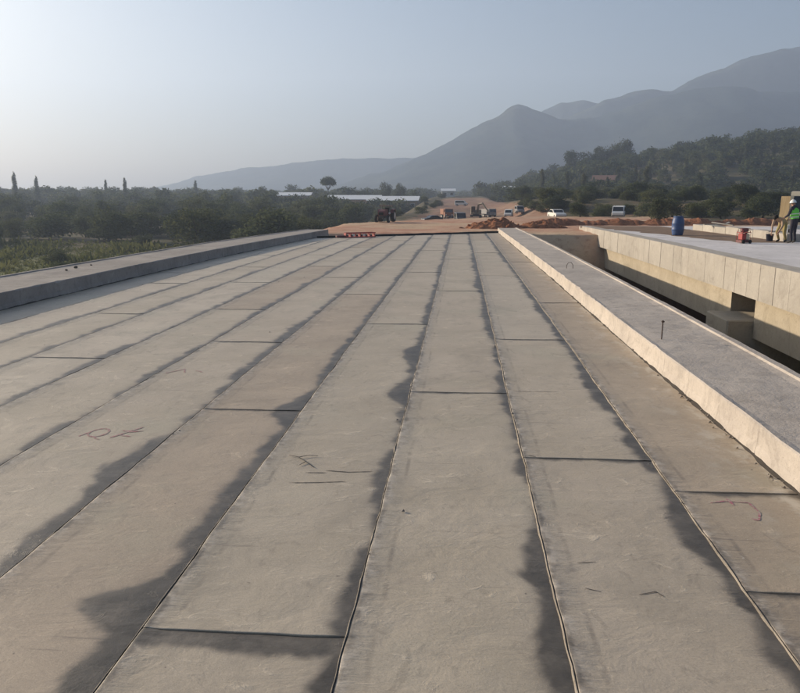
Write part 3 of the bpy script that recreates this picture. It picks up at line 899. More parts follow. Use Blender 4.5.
# ---- people: one skinned surface cut into skin and clothing by material, hair/helmet as children
def person(name, loc, rz, J, label, mats, helmet=True, vest=False, group=None):
    root = tag(empty(name, loc, rz), label, 'person', group)
    E = [('pel', 'sp1'), ('sp1', 'che'), ('che', 'nek'), ('nek', 'hed'), ('hed', 'top'),
         ('che', 'shl'), ('shl', 'ell'), ('ell', 'wrl'), ('wrl', 'hal'), ('che', 'shr'), ('shr', 'elr'), ('elr', 'wrr'), ('wrr', 'har'),
         ('pel', 'hpl'), ('hpl', 'knl'), ('knl', 'anl'), ('anl', 'tol'), ('pel', 'hpr'), ('hpr', 'knr'), ('knr', 'anr'), ('anr', 'tor')]
    Rr = dict(pel=(.15, .115), sp1=(.145, .11), che=(.165, .12), nek=(.06, .06), hed=(.085, .095), top=(.06, .07), shl=(.075, .07), shr=(.075, .07), ell=(.05, .05), elr=(.05, .05), wrl=(.034, .03), wrr=(.034, .03),
              hal=(.036, .02), har=(.036, .02), hpl=(.10, .10), hpr=(.10, .10), knl=(.066, .066), knr=(.066, .066), anl=(.048, .048), anr=(.048, .048), tol=(.045, .032), tor=(.045, .032))
    names = list(Rr); idx = {n_: i for i, n_ in enumerate(names)}
    me = bpy.data.meshes.new('body'); me.from_pydata([J[n_] for n_ in names], [(idx[a], idx[b]) for a, b in E], [])
    o = link('body', me, root)
    md = o.modifiers.new('s', 'SKIN'); md.use_smooth_shade = True
    for n_ in names:
        sv = me.skin_vertices[0].data[idx[n_]]; sv.radius = Rr[n_]; sv.use_root = n_ == 'pel'
    o.modifiers.new('u', 'SUBSURF').levels = 2
    dg = bpy.context.evaluated_depsgraph_get(); ev = o.evaluated_get(dg)
    m2 = bpy.data.meshes.new_from_object(ev, depsgraph=dg)
    o.modifiers.clear(); o.data = m2; bpy.data.meshes.remove(me)
    m2.materials.clear()
    for m in (mats['shirt'], mats['legs'], M['skin'], M['boot']): m2.materials.append(m)
    V = {n_: Vector(J[n_]) for n_ in names}
    def seg(p, a, b):
        d = V[b] - V[a]; t_ = max(0, min(1, (p - V[a]).dot(d) / d.dot(d))); return (p - V[a] - d * t_).length, t_
    for pl in m2.polygons:
        c = Vector(pl.center); best = min(((seg(c, a, b)[0], a, b) for a, b in E), key=lambda q: q[0])
        a, b = best[1], best[2]; t_ = seg(c, a, b)[1]
        k = 0
        if a[:2] in ('hp', 'kn') or (a == 'pel'): k = 1 if not (a == 'pel' and b == 'sp1' and t_ > .35) else 0
        if b[:2] in ('an',) and t_ > .86 or a[:2] == 'an': k = 3
        if b in ('hed', 'top') and not (b == 'hed' and t_ < .15): k = 2
        if b[:2] in ('wr',) and t_ > (.8 if mats.get('long') else .1) or b[:2] in ('ha',): k = 2
        pl.material_index = k
    # hands: four fingers and a thumb each
    for s in ('l', 'r'):
        w_, h_ = V['wr' + s], V['ha' + s]; d = (h_ - w_).normalized(); side = d.cross(Vector((0, 1, 0)))
        if side.length < .1: side = Vector((1, 0, 0))
        side.normalize(); bend = d.cross(side)
        mb = MB()
        for i, L in enumerate((.068, .078, .073, .058)):
            b0 = h_ + side * (.018 * (i - 1.5)) + d * .01
            mb.tube([b0, b0 + d * L * .5 + bend * .006, b0 + d * L * .85 + bend * .03, b0 + d * L * .9 + bend * .05], [.0095, .009, .008, .006], 6)
        b0 = w_.lerp(h_, .5) + side * .034
        mb.tube([b0, b0 + side * .022 + d * .03, b0 + side * .02 + d * .06 + bend * .02], [.011, .010, .007], 6)
        mb.build('fingers', M['skin'], root, True)
    # face
    hd = V['hed']; tp = V['top']; upv = (tp - hd).normalized(); fwd = Vector(J['face']).normalized(); sd = upv.cross(fwd).normalized(); fwd = sd.cross(upv)
    mb = MB(); nb = hd + fwd * .088
    mb.tube([nb + upv * .03, nb + fwd * .022 - upv * .01, nb + fwd * .004 - upv * .022], [.008, .013, .010], 6); mb.build('nose', M['skin'], root, True)
    for s in (-1, 1):
        mb = MB().tube([hd + sd * s * .083 + upv * .02, hd + sd * s * .098 - fwd * .01, hd + sd * s * .085 - upv * .03], [.010, .016, .009], 6); mb.build('ear', M['skin'], root, True)
    Rm = Matrix((sd, fwd, upv)).transposed().to_4x4(); Rm.translation = hd + upv * .035
    bm = bmesh.new(); bmesh.ops.create_uvsphere(bm, u_segments=18, v_segments=12, radius=.118)
    bmesh.ops.delete(bm, geom=[v for v in bm.verts if v.co.z < (.0 if helmet else -.03 + (.08 if v.co.y > .04 else 0))], context='VERTS')
    for v in bm.verts: v.co.x *= .94; v.co.y *= 1.08; v.co.z *= (1.12 if helmet else .98)
    if helmet:
        rimv = [v for v in bm.verts if abs(v.co.z) < .012]
        ret = bmesh.ops.extrude_edge_only(bm, edges=[e for e in bm.edges if e.is_boundary])
        for g_ in ret['geom']:
            if isinstance(g_, bmesh.types.BMVert):
                g_.co.x *= 1.12; g_.co.y *= 1.14 if g_.co.y < 0 else 1.32; g_.co.z -= .008
    bmesh.ops.transform(bm, matrix=Rm, verts=bm.verts)
    me = bpy.data.meshes.new('helmet'); bm.to_mesh(me); bm.free()
    me.polygons.foreach_set('use_smooth', [True] * len(me.polygons))
    link('helmet' if helmet else 'hair', me, root, M['helmet'] if helmet else M['hair'])
    if vest:
        # the vest hugs the trunk: rings swept from the hips to the shoulders
        path = [V['pel'].lerp(V['sp1'], .25), V['sp1'], V['sp1'].lerp(V['che'], .6), V['che'], V['che'].lerp(V['nek'], .62)]
        rx = [.185, .185, .205, .215, .12]; ry = [.15, .145, .155, .155, .09]
        vs, fs, n = [], [], 20
        for p, a, b in zip(path, rx, ry):
            for i in range(n):
                q = 2 * math.pi * i / n
                vs.append(p + sd0(J) * (a * math.cos(q)) + fd0(J) * (b * math.sin(q)))
        for k in range(len(path) - 1):
            for i in range(n): j = (i + 1) % n; fs.append((k * n + i, k * n + j, (k + 1) * n + j, (k + 1) * n + i))
        link('vest', mesh('vest', vs, fs, True), root, M['vest'])
        for q0, q1 in ((.35, .62), (1.35, 1.6)):
            vs, fs = [], []
            for q in (q0, q1):
                a = int(q); f_ = q - a
                p = path[a].lerp(path[a + 1], f_); A_, B_ = rx[a] * (1 - f_) + rx[a + 1] * f_ + .006, ry[a] * (1 - f_) + ry[a + 1] * f_ + .006
                for i in range(n): th = 2 * math.pi * i / n; vs.append(p + sd0(J) * (A_ * math.cos(th)) + fd0(J) * (B_ * math.sin(th)))
            for i in range(n): j = (i + 1) % n; fs.append((i, j, n + j, n + i))
            link('reflective_band', mesh('reflective_band', vs, fs, True), root, M['reflective'])
    return root
def sd0(J): return (Vector(J['shr']) - Vector(J['shl'])).normalized()
def fd0(J):
    upv = (Vector(J['che']) - Vector(J['pel'])).normalized(); return upv.cross(sd0(J)).normalized()
stand = dict(pel=(0, 0, .95), sp1=(0, .02, 1.12), che=(0, .06, 1.34), nek=(0, .10, 1.50), hed=(0, .14, 1.60), top=(0, .155, 1.70),
             shl=(-.19, .06, 1.42), ell=(-.26, .12, 1.15), wrl=(-.20, .34, 1.02), hal=(-.17, .42, 1.0), shr=(.19, .06, 1.42), elr=(.27, .08, 1.14), wrr=(.22, .30, .98), har=(.19, .38, .95),
             hpl=(-.10, 0, .90), knl=(-.13, .03, .49), anl=(-.16, -.04, .09), tol=(-.18, .13, .035), hpr=(.10, 0, .90), knr=(.14, .06, .49), anr=(.19, .02, .09), tor=(.23, .18, .035), face=(-.2, 1, -.25))
px, py = 13.60, 32.6
person('person', (px, py, z2(py) - .012), R(35), stand, 'person in green safety vest, white helmet and dark trousers standing on second deck', dict(shirt=M['navy'], legs=M['navy'], long=True), True, True)
bent = dict(pel=(0, 0, .78), sp1=(0, .14, .90), che=(0, .34, .98), nek=(0, .48, 1.02), hed=(0, .58, 1.03), top=(0, .68, 1.05),
            shl=(-.18, .38, .98), ell=(-.22, .44, .70), wrl=(-.16, .56, .48), hal=(-.13, .59, .39), shr=(.18, .38, .98), elr=(.23, .42, .70), wrr=(.18, .52, .46), har=(.16, .56, .37),
            hpl=(-.10, .0, .74), knl=(-.16, .18, .42), anl=(-.15, -.02, .09), tol=(-.17, .15, .035), hpr=(.10, .0, .74), knr=(.17, .16, .42), anr=(.16, -.04, .09), tor=(.19, .13, .035), face=(0, .5, -1))
px, py = 13.46, 33.3
person('person', (px, py, z2(py) - .012), R(128), bent, 'person in beige shirt and yellow trousers bending down beside the green vest', dict(shirt=M['beige'], legs=M['mustard'], long=True), False, False)

# tall plywood board standing by the truck, and a dark bucket
o = tag(empty('plywood_board', (14.66, 36.4, z2(36.4) - .012), R(-42)), 'tall narrow plywood board standing upright behind the workers', 'board')
mb = MB().box(-.20, .20, -.012, .012, 0, 1.92, .004); q = mb.build('sheet', M['wood'], o); q.rotation_euler = (R(-4), 0, 0)
for zz in (.25, .95, 1.6):
    mb = MB().box(-.19, .19, .013, .06, zz, zz + .07, .004); q = mb.build('batten', M['wood'], o); q.rotation_euler = (R(-4), 0, 0)
o = tag(empty('bucket', (13.22, 34.0, z2(34.0) - .010)), 'black bucket on the deck left of the bending person', 'bucket')
M['bucketm'] = plain('bucket plastic', (.03, .032, .05), .5)
mb = MB().lathe([(.12, 0), (.125, .01), (.155, .29), (.165, .295), (.165, .31), (.15, .312), (.115, .03)], n=20); mb.build('body', M['bucketm'], o, True)
mb = MB().tube([(-.16, 0, .29), (-.13, .02, .38), (0, .03, .43), (.13, .02, .38), (.16, 0, .29)], .006, 6); mb.build('handle', M['steel'], o)

# truck nosing in at the right
tr = tag(empty('truck', (16.50, 37.6, z2(37.6) - .012), R(-25)), 'cream truck with dark windscreen facing the workers at right edge', 'truck')
mb = MB().prismx([(-1.0, .55), (-1.02, 1.15), (-.80, 1.95), (-.65, 2.12), (.75, 2.15), (.78, .55)], -.98, .98); mb.build('cab', M['cream'], tr)
mb = MB().add([(-.88, -1.025, 1.22), (.88, -1.025, 1.22), (.84, -.83, 1.93), (-.84, -.83, 1.93), (-.88, -1.0, 1.20), (.88, -1.0, 1.20), (.84, -.80, 1.93), (-.84, -.80, 1.93)], [(0, 1, 2, 3), (4, 5, 1, 0), (3, 2, 6, 7), (0, 3, 7, 4), (1, 5, 6, 2)]); mb.build('windscreen', M['glass'], tr)
for s in (-1, 1):
    mb = MB().prismx([(-.72, 1.22), (-.52, 1.90), (.55, 1.92), (.55, 1.22)], s * .983 - .004, s * .983 + .004); q = mb.build('door_window', M['glass'], tr)
    mb = MB().tube([(s * .97, -.85, 1.25), (s * 1.16, -1.0, 1.35), (s * 1.16, -1.0, 1.85), (s * .97, -.72, 1.95)], .016, 6); q = mb.build('mirror', M['black'], tr)
    mb = MB().box(s * 1.17 - .09, s * 1.17 + .09, -1.05, -1.0, 1.42, 1.80, .02); mb.build('mirror_head', M['white'], q)
    mb = MB().lathe([(.10, 0), (.11, .02), (.08, .05)], (s * .70, -1.01, .85), 'y', 16); q = mb.build('headlight', M['lamp'], tr); q.location = (0, -.04, 0)
    for yy in (-.25, 2.6):
        mb = MB().lathe([(.30, -.12), (.40, -.10), (.42, -.05), (.42, .05), (.40, .10), (.30, .12)], (s * .86, yy, .42), 'x', 22); wq = mb.build('wheel', M['tyre'], tr)
        mb = MB().lathe([(.20, -.125), (.21, 0), (.20, .125)], (s * .86, yy, .42), 'x', 16); mb.build('rim', M['hub'], wq)
mb = MB().box(-1.0, 1.0, -1.14, -1.03, .42, .62, .03); mb.build('bumper', M['white'], tr)
mb = MB().box(-.6, .6, -1.045, -1.022, .75, 1.05, .01); mb.build('grille', M['black'], tr)
mb = MB().box(-1.0, 1.0, .95, 4.2, .85, 1.0, .02); mb.box(-1.0, -.95, .95, 4.2, 1.0, 1.45, .01); mb.box(.95, 1.0, .95, 4.2, 1.0, 1.45, .01); mb.box(-.95, .95, .95, 1.0, 1.0, 1.75, .01); mb.build('load_bed', M['cream'], tr)
mb = MB().box(-.45, .45, -.6, 4.1, .5, .84, .02); mb.build('chassis', M['darkv'], tr)

# ------------------------------------------------------------------ end of deck: low red frame
rf = tag(empty('steel_frame', (-5.42, 41.15, dz(41.15) + .02), math.atan(.55)), 'low red steel frame lying at the far end of the deck', 'frame')
mb = MB().box(-.85, .85, -.20, -.16, 0, .05, .006); mb.box(-.85, .85, -.20, -.16, .21, .26, .006); mb.box(-.85, .85, .16, .20, 0, .05, .006); mb.box(-.85, .85, .16, .20, .21, .26, .006); mb.build('rail', M['red'], rf)
for i in range(7):
    x = -.84 + i * .275
    mb = MB().box(x - .025 + .01, x + .025, -.165, .165, .0, .245, .006); mb.build('upright', M['red'], rf)
for x in (-.42, .18):
    mb = MB().box(x - .06, x + .06, -.207, -.2005, .07, .19, .002); mb.build('plate', M['white'], rf)
mb = MB().box(-1.35, -.86, -.12, .12, .02, .12, .01); mb.build('foot', M['redbody'], rf)

# heap of red earth with clods beside the kerb end
M['redsoil'] = NT('loose red earth'); t = M['redsoil']; g = t.noise(t.pos(), 2.2, 6, .7)
c = t.mix(t.ramp(g, .35, .66), (.34, .15, .075), (.17, .07, .04)); t.bump(g, .8, .15); M['redsoil'] = t.fin(c, .95, 0, .1)
def heap(name, cx, cy, rx, ry, h, seed, label):
    n = 44; vs, fs = [], []
    for j in range(n + 1):
        for i in range(n + 1):
            u, v = i / n * 2 - 1, j / n * 2 - 1
            r = math.hypot(u, v) * (1 + .25 * n3(u * 2, v * 2, seed))
            x, y = cx + u * rx, cy + v * ry
            z = height(x, y) - .15 + (h + .15) * max(0, 1 - r ** 1.5) * (1 + .5 * fbm(u * 3, v * 3, seed)) + .16 * h * fbm(x * 1.5, y * 1.5, seed) * (1 if r < 1 else 0)
            vs.append((x, y, z))
    for j in range(n):
        for i in range(n): a = j * (n + 1) + i; fs.append((a, a + 1, a + n + 2, a + n + 1))
    root = tag(empty(name, (cx, cy, height(cx, cy))), label, 'earth heap', 'heaps of red earth')
    under(link('soil', mesh('soil', vs, fs), root, M['redsoil']))
    rg = random.Random(int(seed * 10)); cl = [clod(seed + q, 1.0) for q in range(3)]
    for i in range(26):
        a = rg.uniform(0, 6.28); r = rg.uniform(.1, .95)
        x, y = cx + math.cos(a) * r * rx, cy + math.sin(a) * r * ry
        o = link('clod', cl[i % 3], root, M['redsoil']); under(o)
        zz = height(x, y) + h * max(0, 1 - r ** 1.5) * .95
        o.location = (x, y, zz); s = rg.uniform(.08, .26) * min(1, h); o.scale = (s, s * rg.uniform(.7, 1.3), s); o.rotation_euler = (rg.random(), rg.random(), rg.random() * 6)
heap('earth_heap', 2.6, 56.5, 2.7, 2.0, .62, 1.3, 'clumpy heap of orange red earth beyond the end of the right kerb')
heap('earth_heap', 5.9, 57.5, 2.4, 1.7, .4, 2.9, 'low heap of red earth behind the gap between the bridges')
# long windrow of red soil across the right approach
def windrow(pts, wd, h, seed, label):
    vs, fs = [], []; n = 160; m = 10
    for i in range(n + 1):
        s = i / n * (len(pts) - 1); a = min(int(s), len(pts) - 2); f_ = s - a
        x = pts[a][0] * (1 - f_) + pts[a + 1][0] * f_; y = pts[a][1] * (1 - f_) + pts[a + 1][1] * f_
        hh = h * (1 + .5 * fbm(i * .12, seed)) * min(1, i / 8, (n - i) / 8)
        for j in range(m + 1):
            u = j / m * 2 - 1; yy = y + u * wd
            vs.append((x, yy, height(x, yy) - .1 + (hh + .1) * (1 - abs(u) ** 1.4) + .12 * fbm(x * 1.3, yy * 1.3, seed) * (1 - abs(u))))
    for i in range(n):
        for j in range(m): a = i * (m + 1) + j; fs.append((a, a + m + 1, a + m + 2, a + 1))
    tag(link('earth_bank', mesh('earth_bank', vs, fs), None, M['redsoil']), label, 'earth bank')
windrow([(5.5, 62), (12, 63.5), (20, 64), (30, 66)], 1.6, .45, 5.5, 'long low bank of dark red soil in front of the parked cars')

# ------------------------------------------------------------------ vehicles far off
def car(name, loc, rz, label, mb_, kind='van', cat='car', s=1.0):
    r = tag(empty(name, loc, rz), label, cat); r.scale = (s, s, s)
    L = 2.1
    if kind == 'van':   side = [(-2.1, .35), (-2.12, .85), (-1.55, 1.02), (-.95, 1.72), (-.6, 1.80), (1.9, 1.82), (2.08, 1.6), (2.1, .35)]; win = [(-1.30, 1.08), (-.86, 1.62), (1.75, 1.64), (1.85, 1.08)]
    elif kind == 'car': side = [(-2.1, .32), (-2.12, .72), (-1.95, .85), (-1.0, .95), (-.45, 1.40), (.85, 1.43), (1.55, 1.0), (2.08, .93), (2.12, .35)]; win = [(-.86, .98), (-.38, 1.33), (.80, 1.36), (1.38, 1.0)]
    else:               side = [(-2.4, .45), (-2.42, .95), (-1.4, 1.08), (-.85, 1.68), (.25, 1.70), (.45, 1.10), (2.4, 1.08), (2.4, .45)]; win = [(-1.15, 1.12), (-.75, 1.58), (.16, 1.60), (.30, 1.12)]
    m = MB().prismx([(y, z) for y, z in side], -.86, .86)
    bm_ = m.build('body', mb_, r)
    # rounded shoulders
    md = bm_.modifiers.new('b', 'BEVEL'); md.width = .09; md.segments = 2; md.limit_method = 'ANGLE'
    for sx in (-1, 1):
        MB().prismx(win, sx * .862 - .006, sx * .862 + .006).build('side_window', M['glass'], r)
        for yy in (side[0][0] + .75, side[-1][0] - .8):
            q = MB().lathe([(.22, -.1), (.32, -.09), (.33, 0), (.32, .09), (.22, .1)], (sx * .78, yy, .33), 'x', 16).build('wheel', M['tyre'], r)
            MB().lathe([(.17, -.105), (.17, .105)], (sx * .78, yy, .33), 'x', 12).build('rim', M['hub'], q)
        MB().box(sx * .62 - .14, sx * .62 + .14, side[1][0] - .012, side[1][0] + .05, .62, .76, .02).build('headlight', M['lamp'], r)
    w0, w1 = win[0], win[1]; off = -.10
    a, b = side[2 if kind == 'van' else 3], side[3 if kind == 'van' else 4]
    if kind == 'pickup': a, b = side[2], side[3]
    d = Vector((0, b[0] - a[0], b[1] - a[1])); nn = Vector((0, -d.z, d.y)).normalized() * .012
    p0 = Vector((0, a[0], a[1])) + d * .1 + nn; p1 = Vector((0, a[0], a[1])) + d * .92 + nn
    MB().add([(-.74, p0.y, p0.z), (.74, p0.y, p0.z), (.68, p1.y, p1.z), (-.68, p1.y, p1.z)], [(0, 1, 2, 3)]).build('windscreen', M['glass'], r, fix=False)
    MB().box(-.8, .8, side[0][0] - .05, side[0][0] + .05, .36, .5, .03).build('bumper', M['black'], r)
    if kind == 'pickup':
        MB().box(-.76, .76, .55, 2.3, 1.083, 1.10, 0).build('bed_floor', M['darkv'], r)
    return r
def gz_(x, y): return height(x, y) + .02
car('parked_car', (11.9, 97, gz_(11.9, 97) + .1), R(12), 'white hatchback parked behind the red soil bank near the gap', M['white'], 'car', 'car', .8)
car('parked_van', (19.0, 95, gz_(19.0, 95) + .03), R(-14), 'white van parked behind the red soil bank left of the barrel', M['white'], 'van', 'van', .82)
car('parked_car', (6.9, 112, gz_(6.9, 112) + .2), R(-10), 'white van parked behind the clumpy red earth heap', M['white'], 'van', 'van', .62)
car('parked_car', (8.5, 113, gz_(8.5, 113) + .2), R(5), 'grey car parked right of the white van behind the earth heap', M['greyv'], 'van', 'car', .62)
car('parked_car', (-3.8, 103, gz_(-3.8, 103)), R(-60), 'black car on the red track right of the tractor', M['darkv'], 'car', 'car', .66)
car('parked_car', (-.05, 100, gz_(-.05, 100)), R(8), 'dark car with pale bonnet facing the bridge on the red track', M['darkv'], 'van', 'car', .72)
car('parked_car', (.1, 178, gz_(.1, 178) + .3), R(80), 'small white van far along the red track', M['white'], 'van', 'van', .7)

def wheel(r, c, rad, wd, m_hub=None):
    q = MB().lathe([(rad * .6, -wd / 2), (rad * .95, -wd / 2), (rad, -wd * .3), (rad, wd * .3), (rad * .95, wd / 2), (rad * .6, wd / 2)], c, 'x', 20).build('wheel', M['tyre'], r)
    MB().lathe([(rad * .3, -wd * .56), (rad * .58, -wd * .52), (rad * .58, wd * .52), (rad * .3, wd * .56)], c, 'x', 14).build('hub', m_hub or M['hub'], q)
# tractor at the left edge of the embankment
x, y = -6.6, 67.5
r = tag(empty('tractor', (x, y, gz_(x, y) - .03), R(-8)), 'dark red tractor with pale lamps parked at the left edge of the embankment', 'tractor'); r.scale = (.8, .8, .8)
MB().prismx([(-1.9, .75), (-1.95, 1.12), (-1.75, 1.28), (-.3, 1.36), (-.3, .7)], -.36, .36).build('bonnet', M['redbody'], r)
MB().box(-.30, .30, -1.8, 1.2, .45, .74, .03).build('chassis', M['darkv'], r)
MB().box(-.26, .26, -1.97, -1.952, .8, 1.1, .005).build('grille', M['black'], r)
MB().box(-.55, .55, -.28, .9, .75, 1.0, .03).build('platform', M['redbody'], r)
MB().box(-.24, .24, .35, .85, 1.0, 1.15, .04).box(-.24, .24, .78, .88, 1.15, 1.55, .03).build('seat', M['black'], r)
mb = MB()
for sx in (-.55, .55):
    mb.tube([(sx, .95, .95), (sx, .95, 1.75)], .03, 6); mb.tube([(sx, -.2, .95), (sx, -.15, 1.72)], .03, 6)
mb.build('cab_frame', M['darkv'], r)
MB().box(-.62, .62, -.3, 1.05, 1.72, 1.78, .02).build('cab_roof', M['redbody'], r)
MB().tube([(-.2, -1.0, 1.33), (-.2, -1.0, 1.95), (-.2, -1.04, 2.05)], .035, 8).build('exhaust', M['steel'], r)
for sx in (-1, 1):
    wheel(r, (sx * .72, .75, .68), .68, .36); wheel(r, (sx * .66, -1.35, .42), .42, .24)
    MB().prismx([(.0, 1.0), (.25, 1.36), (1.0, 1.42), (1.4, 1.1), (1.35, 1.05), (.95, 1.36), (.3, 1.30), (.06, .98)], sx * .72 - .18, sx * .72 + .18).build('mudguard', M['redbody'], r)
    MB().lathe([(.10, -.03), (.12, 0), (.08, .04)], (sx * .56, -.40, .98), 'y', 14).build('headlight', M['lamp'], r)
MB().tube([(0, -.05, 1.05), (0, -.2, 1.38)], .02, 6).lathe([(.17, 0), (.19, .015), (.17, .03)], (0, -.2, 1.38), 'z', 14).build('steering_wheel', M['black'], r)

# tipper truck
def tipper(x, y, rz, label, body, s):
    r = tag(empty('tipper_truck', (x, y, gz_(x, y)), rz), label, 'truck'); r.scale = (s, s, s)
    MB().prismx([(-3.2, .6), (-3.2, 1.6), (-3.0, 2.5), (-1.6, 2.55), (-1.6, .6)], -1.15, 1.15).build('cab', body, r)
    MB().add([(-1.0, -3.215, 1.62), (1.0, -3.215, 1.62), (.95, -3.03, 2.4), (-.95, -3.03, 2.4)], [(0, 1, 2, 3)]).build('windscreen', M['glass'], r, fix=False)
    MB().prismx([(-1.4, 1.0), (-1.5, 2.5), (3.3, 2.4), (3.0, 1.0)], -1.2, 1.2).build('tipping_body', body, r)
    MB().box(-.45, .45, -3.0, 3.0, .6, .98, .03).build('chassis', M['darkv'], r)
    MB().box(-1.15, 1.15, -3.32, -3.21, .5, .8, .03).build('bumper', M['darkv'], r)
    for sx in (-1, 1):
        for yy in (-2.3, 1.2, 2.4): wheel(r, (sx * .98, yy, .5), .5, .32)
        MB().box(sx * .8 - .15, sx * .8 + .15, -3.23, -3.19, .9, 1.08, .02).build('headlight', M['lamp'], r)
        MB().prismx([(-2.95, 1.65), (-2.8, 2.35), (-1.9, 2.38), (-1.9, 1.65)], sx * 1.153 - .006, sx * 1.153 + .006).build('side_window', M['glass'], r)
tipper(-2.3, 128, R(12), 'dusty brown tipper truck on the red track behind the black car', M['orangebody'], .62)
tipper(4.6, 128, R(20), 'dusty grey tipper truck beside the excavator on the red track', M['greyv'], .55)
# excavator
x, y = 2.3, 117
r = tag(empty('excavator', (x, y, gz_(x, y)), R(0)), 'dusty excavator with folded boom working far along the red track', 'excavator'); r.scale = (.72, .72, .72)
for sx in (-1, 1):
    MB().prismx([(-1.5, .1), (-1.75, .4), (-1.5, .72), (1.5, .72), (1.75, .4), (1.5, .1)], sx * .95 - .25, sx * .95 + .25).build('track', M['tyre'], r)
MB().box(-.7, .7, -.9, .9, .4, .85, .05).build('undercarriage', M['darkv'], r)
MB().box(-1.1, 1.1, -.6, 1.7, .88, 1.75, .08).build('house', M['yellow'], r)
MB().box(-1.1, -.15, -1.3, .1, .9, 2.5, .06, .05, .08).build('cab', M['yellow'], r)
MB().box(-1.02, -.22, -1.31, -1.29, 1.3, 2.35, .0).build('cab_window', M['glass'], r)
MB().tube([(.3, -.5, 1.3), (.5, -1.4, 2.9), (1.3, -2.4, 3.1)], [.26, .22, .18], 4).build('boom', M['yellow'], r)
MB().tube([(1.2, -2.3, 3.2), (2.4, -2.9, 1.5)], [.18, .13], 4).build('dipper_arm', M['yellow'], r)
MB().prism([(2.1, 1.5), (2.8, 1.5), (2.9, .9), (2.5, .55), (2.1, .85)], -3.2, -2.5).build('bucket', M['steel'], r)

# ------------------------------------------------------------------ buildings
def house(name, x, y, rz, L, W, h, rh, wall, roofm, label, zb=None, wins=4, cat='building'):
    z = (height(x, y) if zb is None else zb) - .3
    r = tag(empty(name, (x, y, z), rz), label, cat)
    MB().box(-L / 2, L / 2, -W / 2, W / 2, 0, h + .3, 0).build('wall', wall, r)
    e = .35
    MB().prismx([(-W / 2 - e, h + .2), (0, h + .3 + rh), (W / 2 + e, h + .2), (W / 2 + e, h + .36), (0, h + .48 + rh), (-W / 2 - e, h + .36)], -L / 2 - e, L / 2 + e).build('roof', roofm, r)
    for i in range(wins):
        cx = -L / 2 + L * (i + .5) / wins; ww = min(.6, L / wins * .3)
        f_ = MB().box(cx - ww, cx + ww, -W / 2 - .04, -W / 2 + .02, h * .45, h * .85, 0).build('window', M['white'], r)
        MB().box(cx - ww * .85, cx + ww * .85, -W / 2 - .05, -W / 2 - .03, h * .48, h * .82, 0).build('pane', M['glass'], f_)
    MB().box(-L / 2 + .3, -L / 2 + 1.2, -W / 2 - .05, -W / 2 + .02, .3, min(2.3, h * .8), 0).build('door', M['greyv'], r)
    return r
house('long_shed', -32.5, 236, R(1), 16, 9, 3.2, 1.1, M['wallt'], M['shedroof'], 'long low shed with bright white roof left of the tall tree pair', -2.95, 5, 'shed')
house('long_shed', -19.5, 226, R(-1.5), 14.5, 9, 3.1, 1.1, M['wallt'], M['shedroof'], 'long low shed with bright white roof directly behind the tractor', -3.1, 5, 'shed')
house('long_shed', -56.5, 262, R(3), 11, 8, 3.0, .9, M['wallt'], M['shedroof'], 'smaller pale shed among trees left of the umbrella tree', -1.7, 4, 'shed')
house('white_house', -4.9, 300, R(2), 5, 5, 2.2, .8, M['wallw'], M['shedroof'], 'small white building at the far end of the red track', None, 2)
house('white_house', 20.5, 330, R(-5), 7, 6, 3.0, 1.4, M['wallw'], M['shedroof'], 'white house at the foot of the wooded hill', None, 3)
house('farm_building', 19.6, 205, R(4), 6.0, 5, 1.9, .5, M['wallw'], M['shedroof'], 'low pale building on the bank behind the hatchback', None, 3)
house('farm_house', 46.5, 258, R(-12), 7, 6, 2.6, 1.4, M['wallt'], M['roof'], 'small tan house with clay roof among the hillside trees', None, 3)

# ------------------------------------------------------------------ trees
def leafcloud(seed, lobes, nleaf, size, drop=.0):
    """many small leaf clumps spread through overlapping lobes: (cx, cy, cz, rx, rz)"""
    rg = np.random.default_rng(seed)
    vol = np.array([l[3] ** 2 * l[4] for l in lobes]); pr_ = vol ** .75 / (vol ** .75).sum()
    pick = rg.choice(len(lobes), nleaf, p=pr_)
    d = rg.normal(size=(nleaf, 3)); d /= np.linalg.norm(d, axis=1)[:, None]
    rad = rg.random(nleaf) ** .38 * (1 + .12 * rg.normal(size=nleaf))
    L = np.array(lobes)[pick]
    c = np.stack([L[:, 0] + d[:, 0] * rad * L[:, 3], L[:, 1] + d[:, 1] * rad * L[:, 3], L[:, 2] + d[:, 2] * rad * L[:, 4]], 1)
    nrm = d + .9 * rg.normal(size=(nleaf, 3)); nrm[:, 2] += .5; nrm /= np.linalg.norm(nrm, axis=1)[:, None]
    a = np.cross(nrm, rg.normal(size=(nleaf, 3))); a /= np.linalg.norm(a, axis=1)[:, None]; b = np.cross(nrm, a)
    s = (size * rg.uniform(.5, 1.25, nleaf))[:, None]
    v = np.stack([c - a * s * .9, c - b * s * .55 + a * s * .1, c + a * s, c + b * s * .6], 1).reshape(-1, 3)
    f_ = np.arange(nleaf * 4).reshape(-1, 4)
    return v, f_

def quick(name, v, f_, m):
    me = bpy.data.meshes.new(name); nv, nf = len(v), len(f_)
    me.vertices.add(nv); me.vertices.foreach_set('co', v.astype(np.float32).ravel())
    me.loops.add(nf * 4); me.loops.foreach_set('vertex_index', f_.ravel().astype(np.int32))
    me.polygons.add(nf); me.polygons.foreach_set('loop_start', np.arange(0, nf * 4, 4, dtype=np.int32))
    me.update(calc_edges=True); me.validate(); me.materials.append(m)
    return me

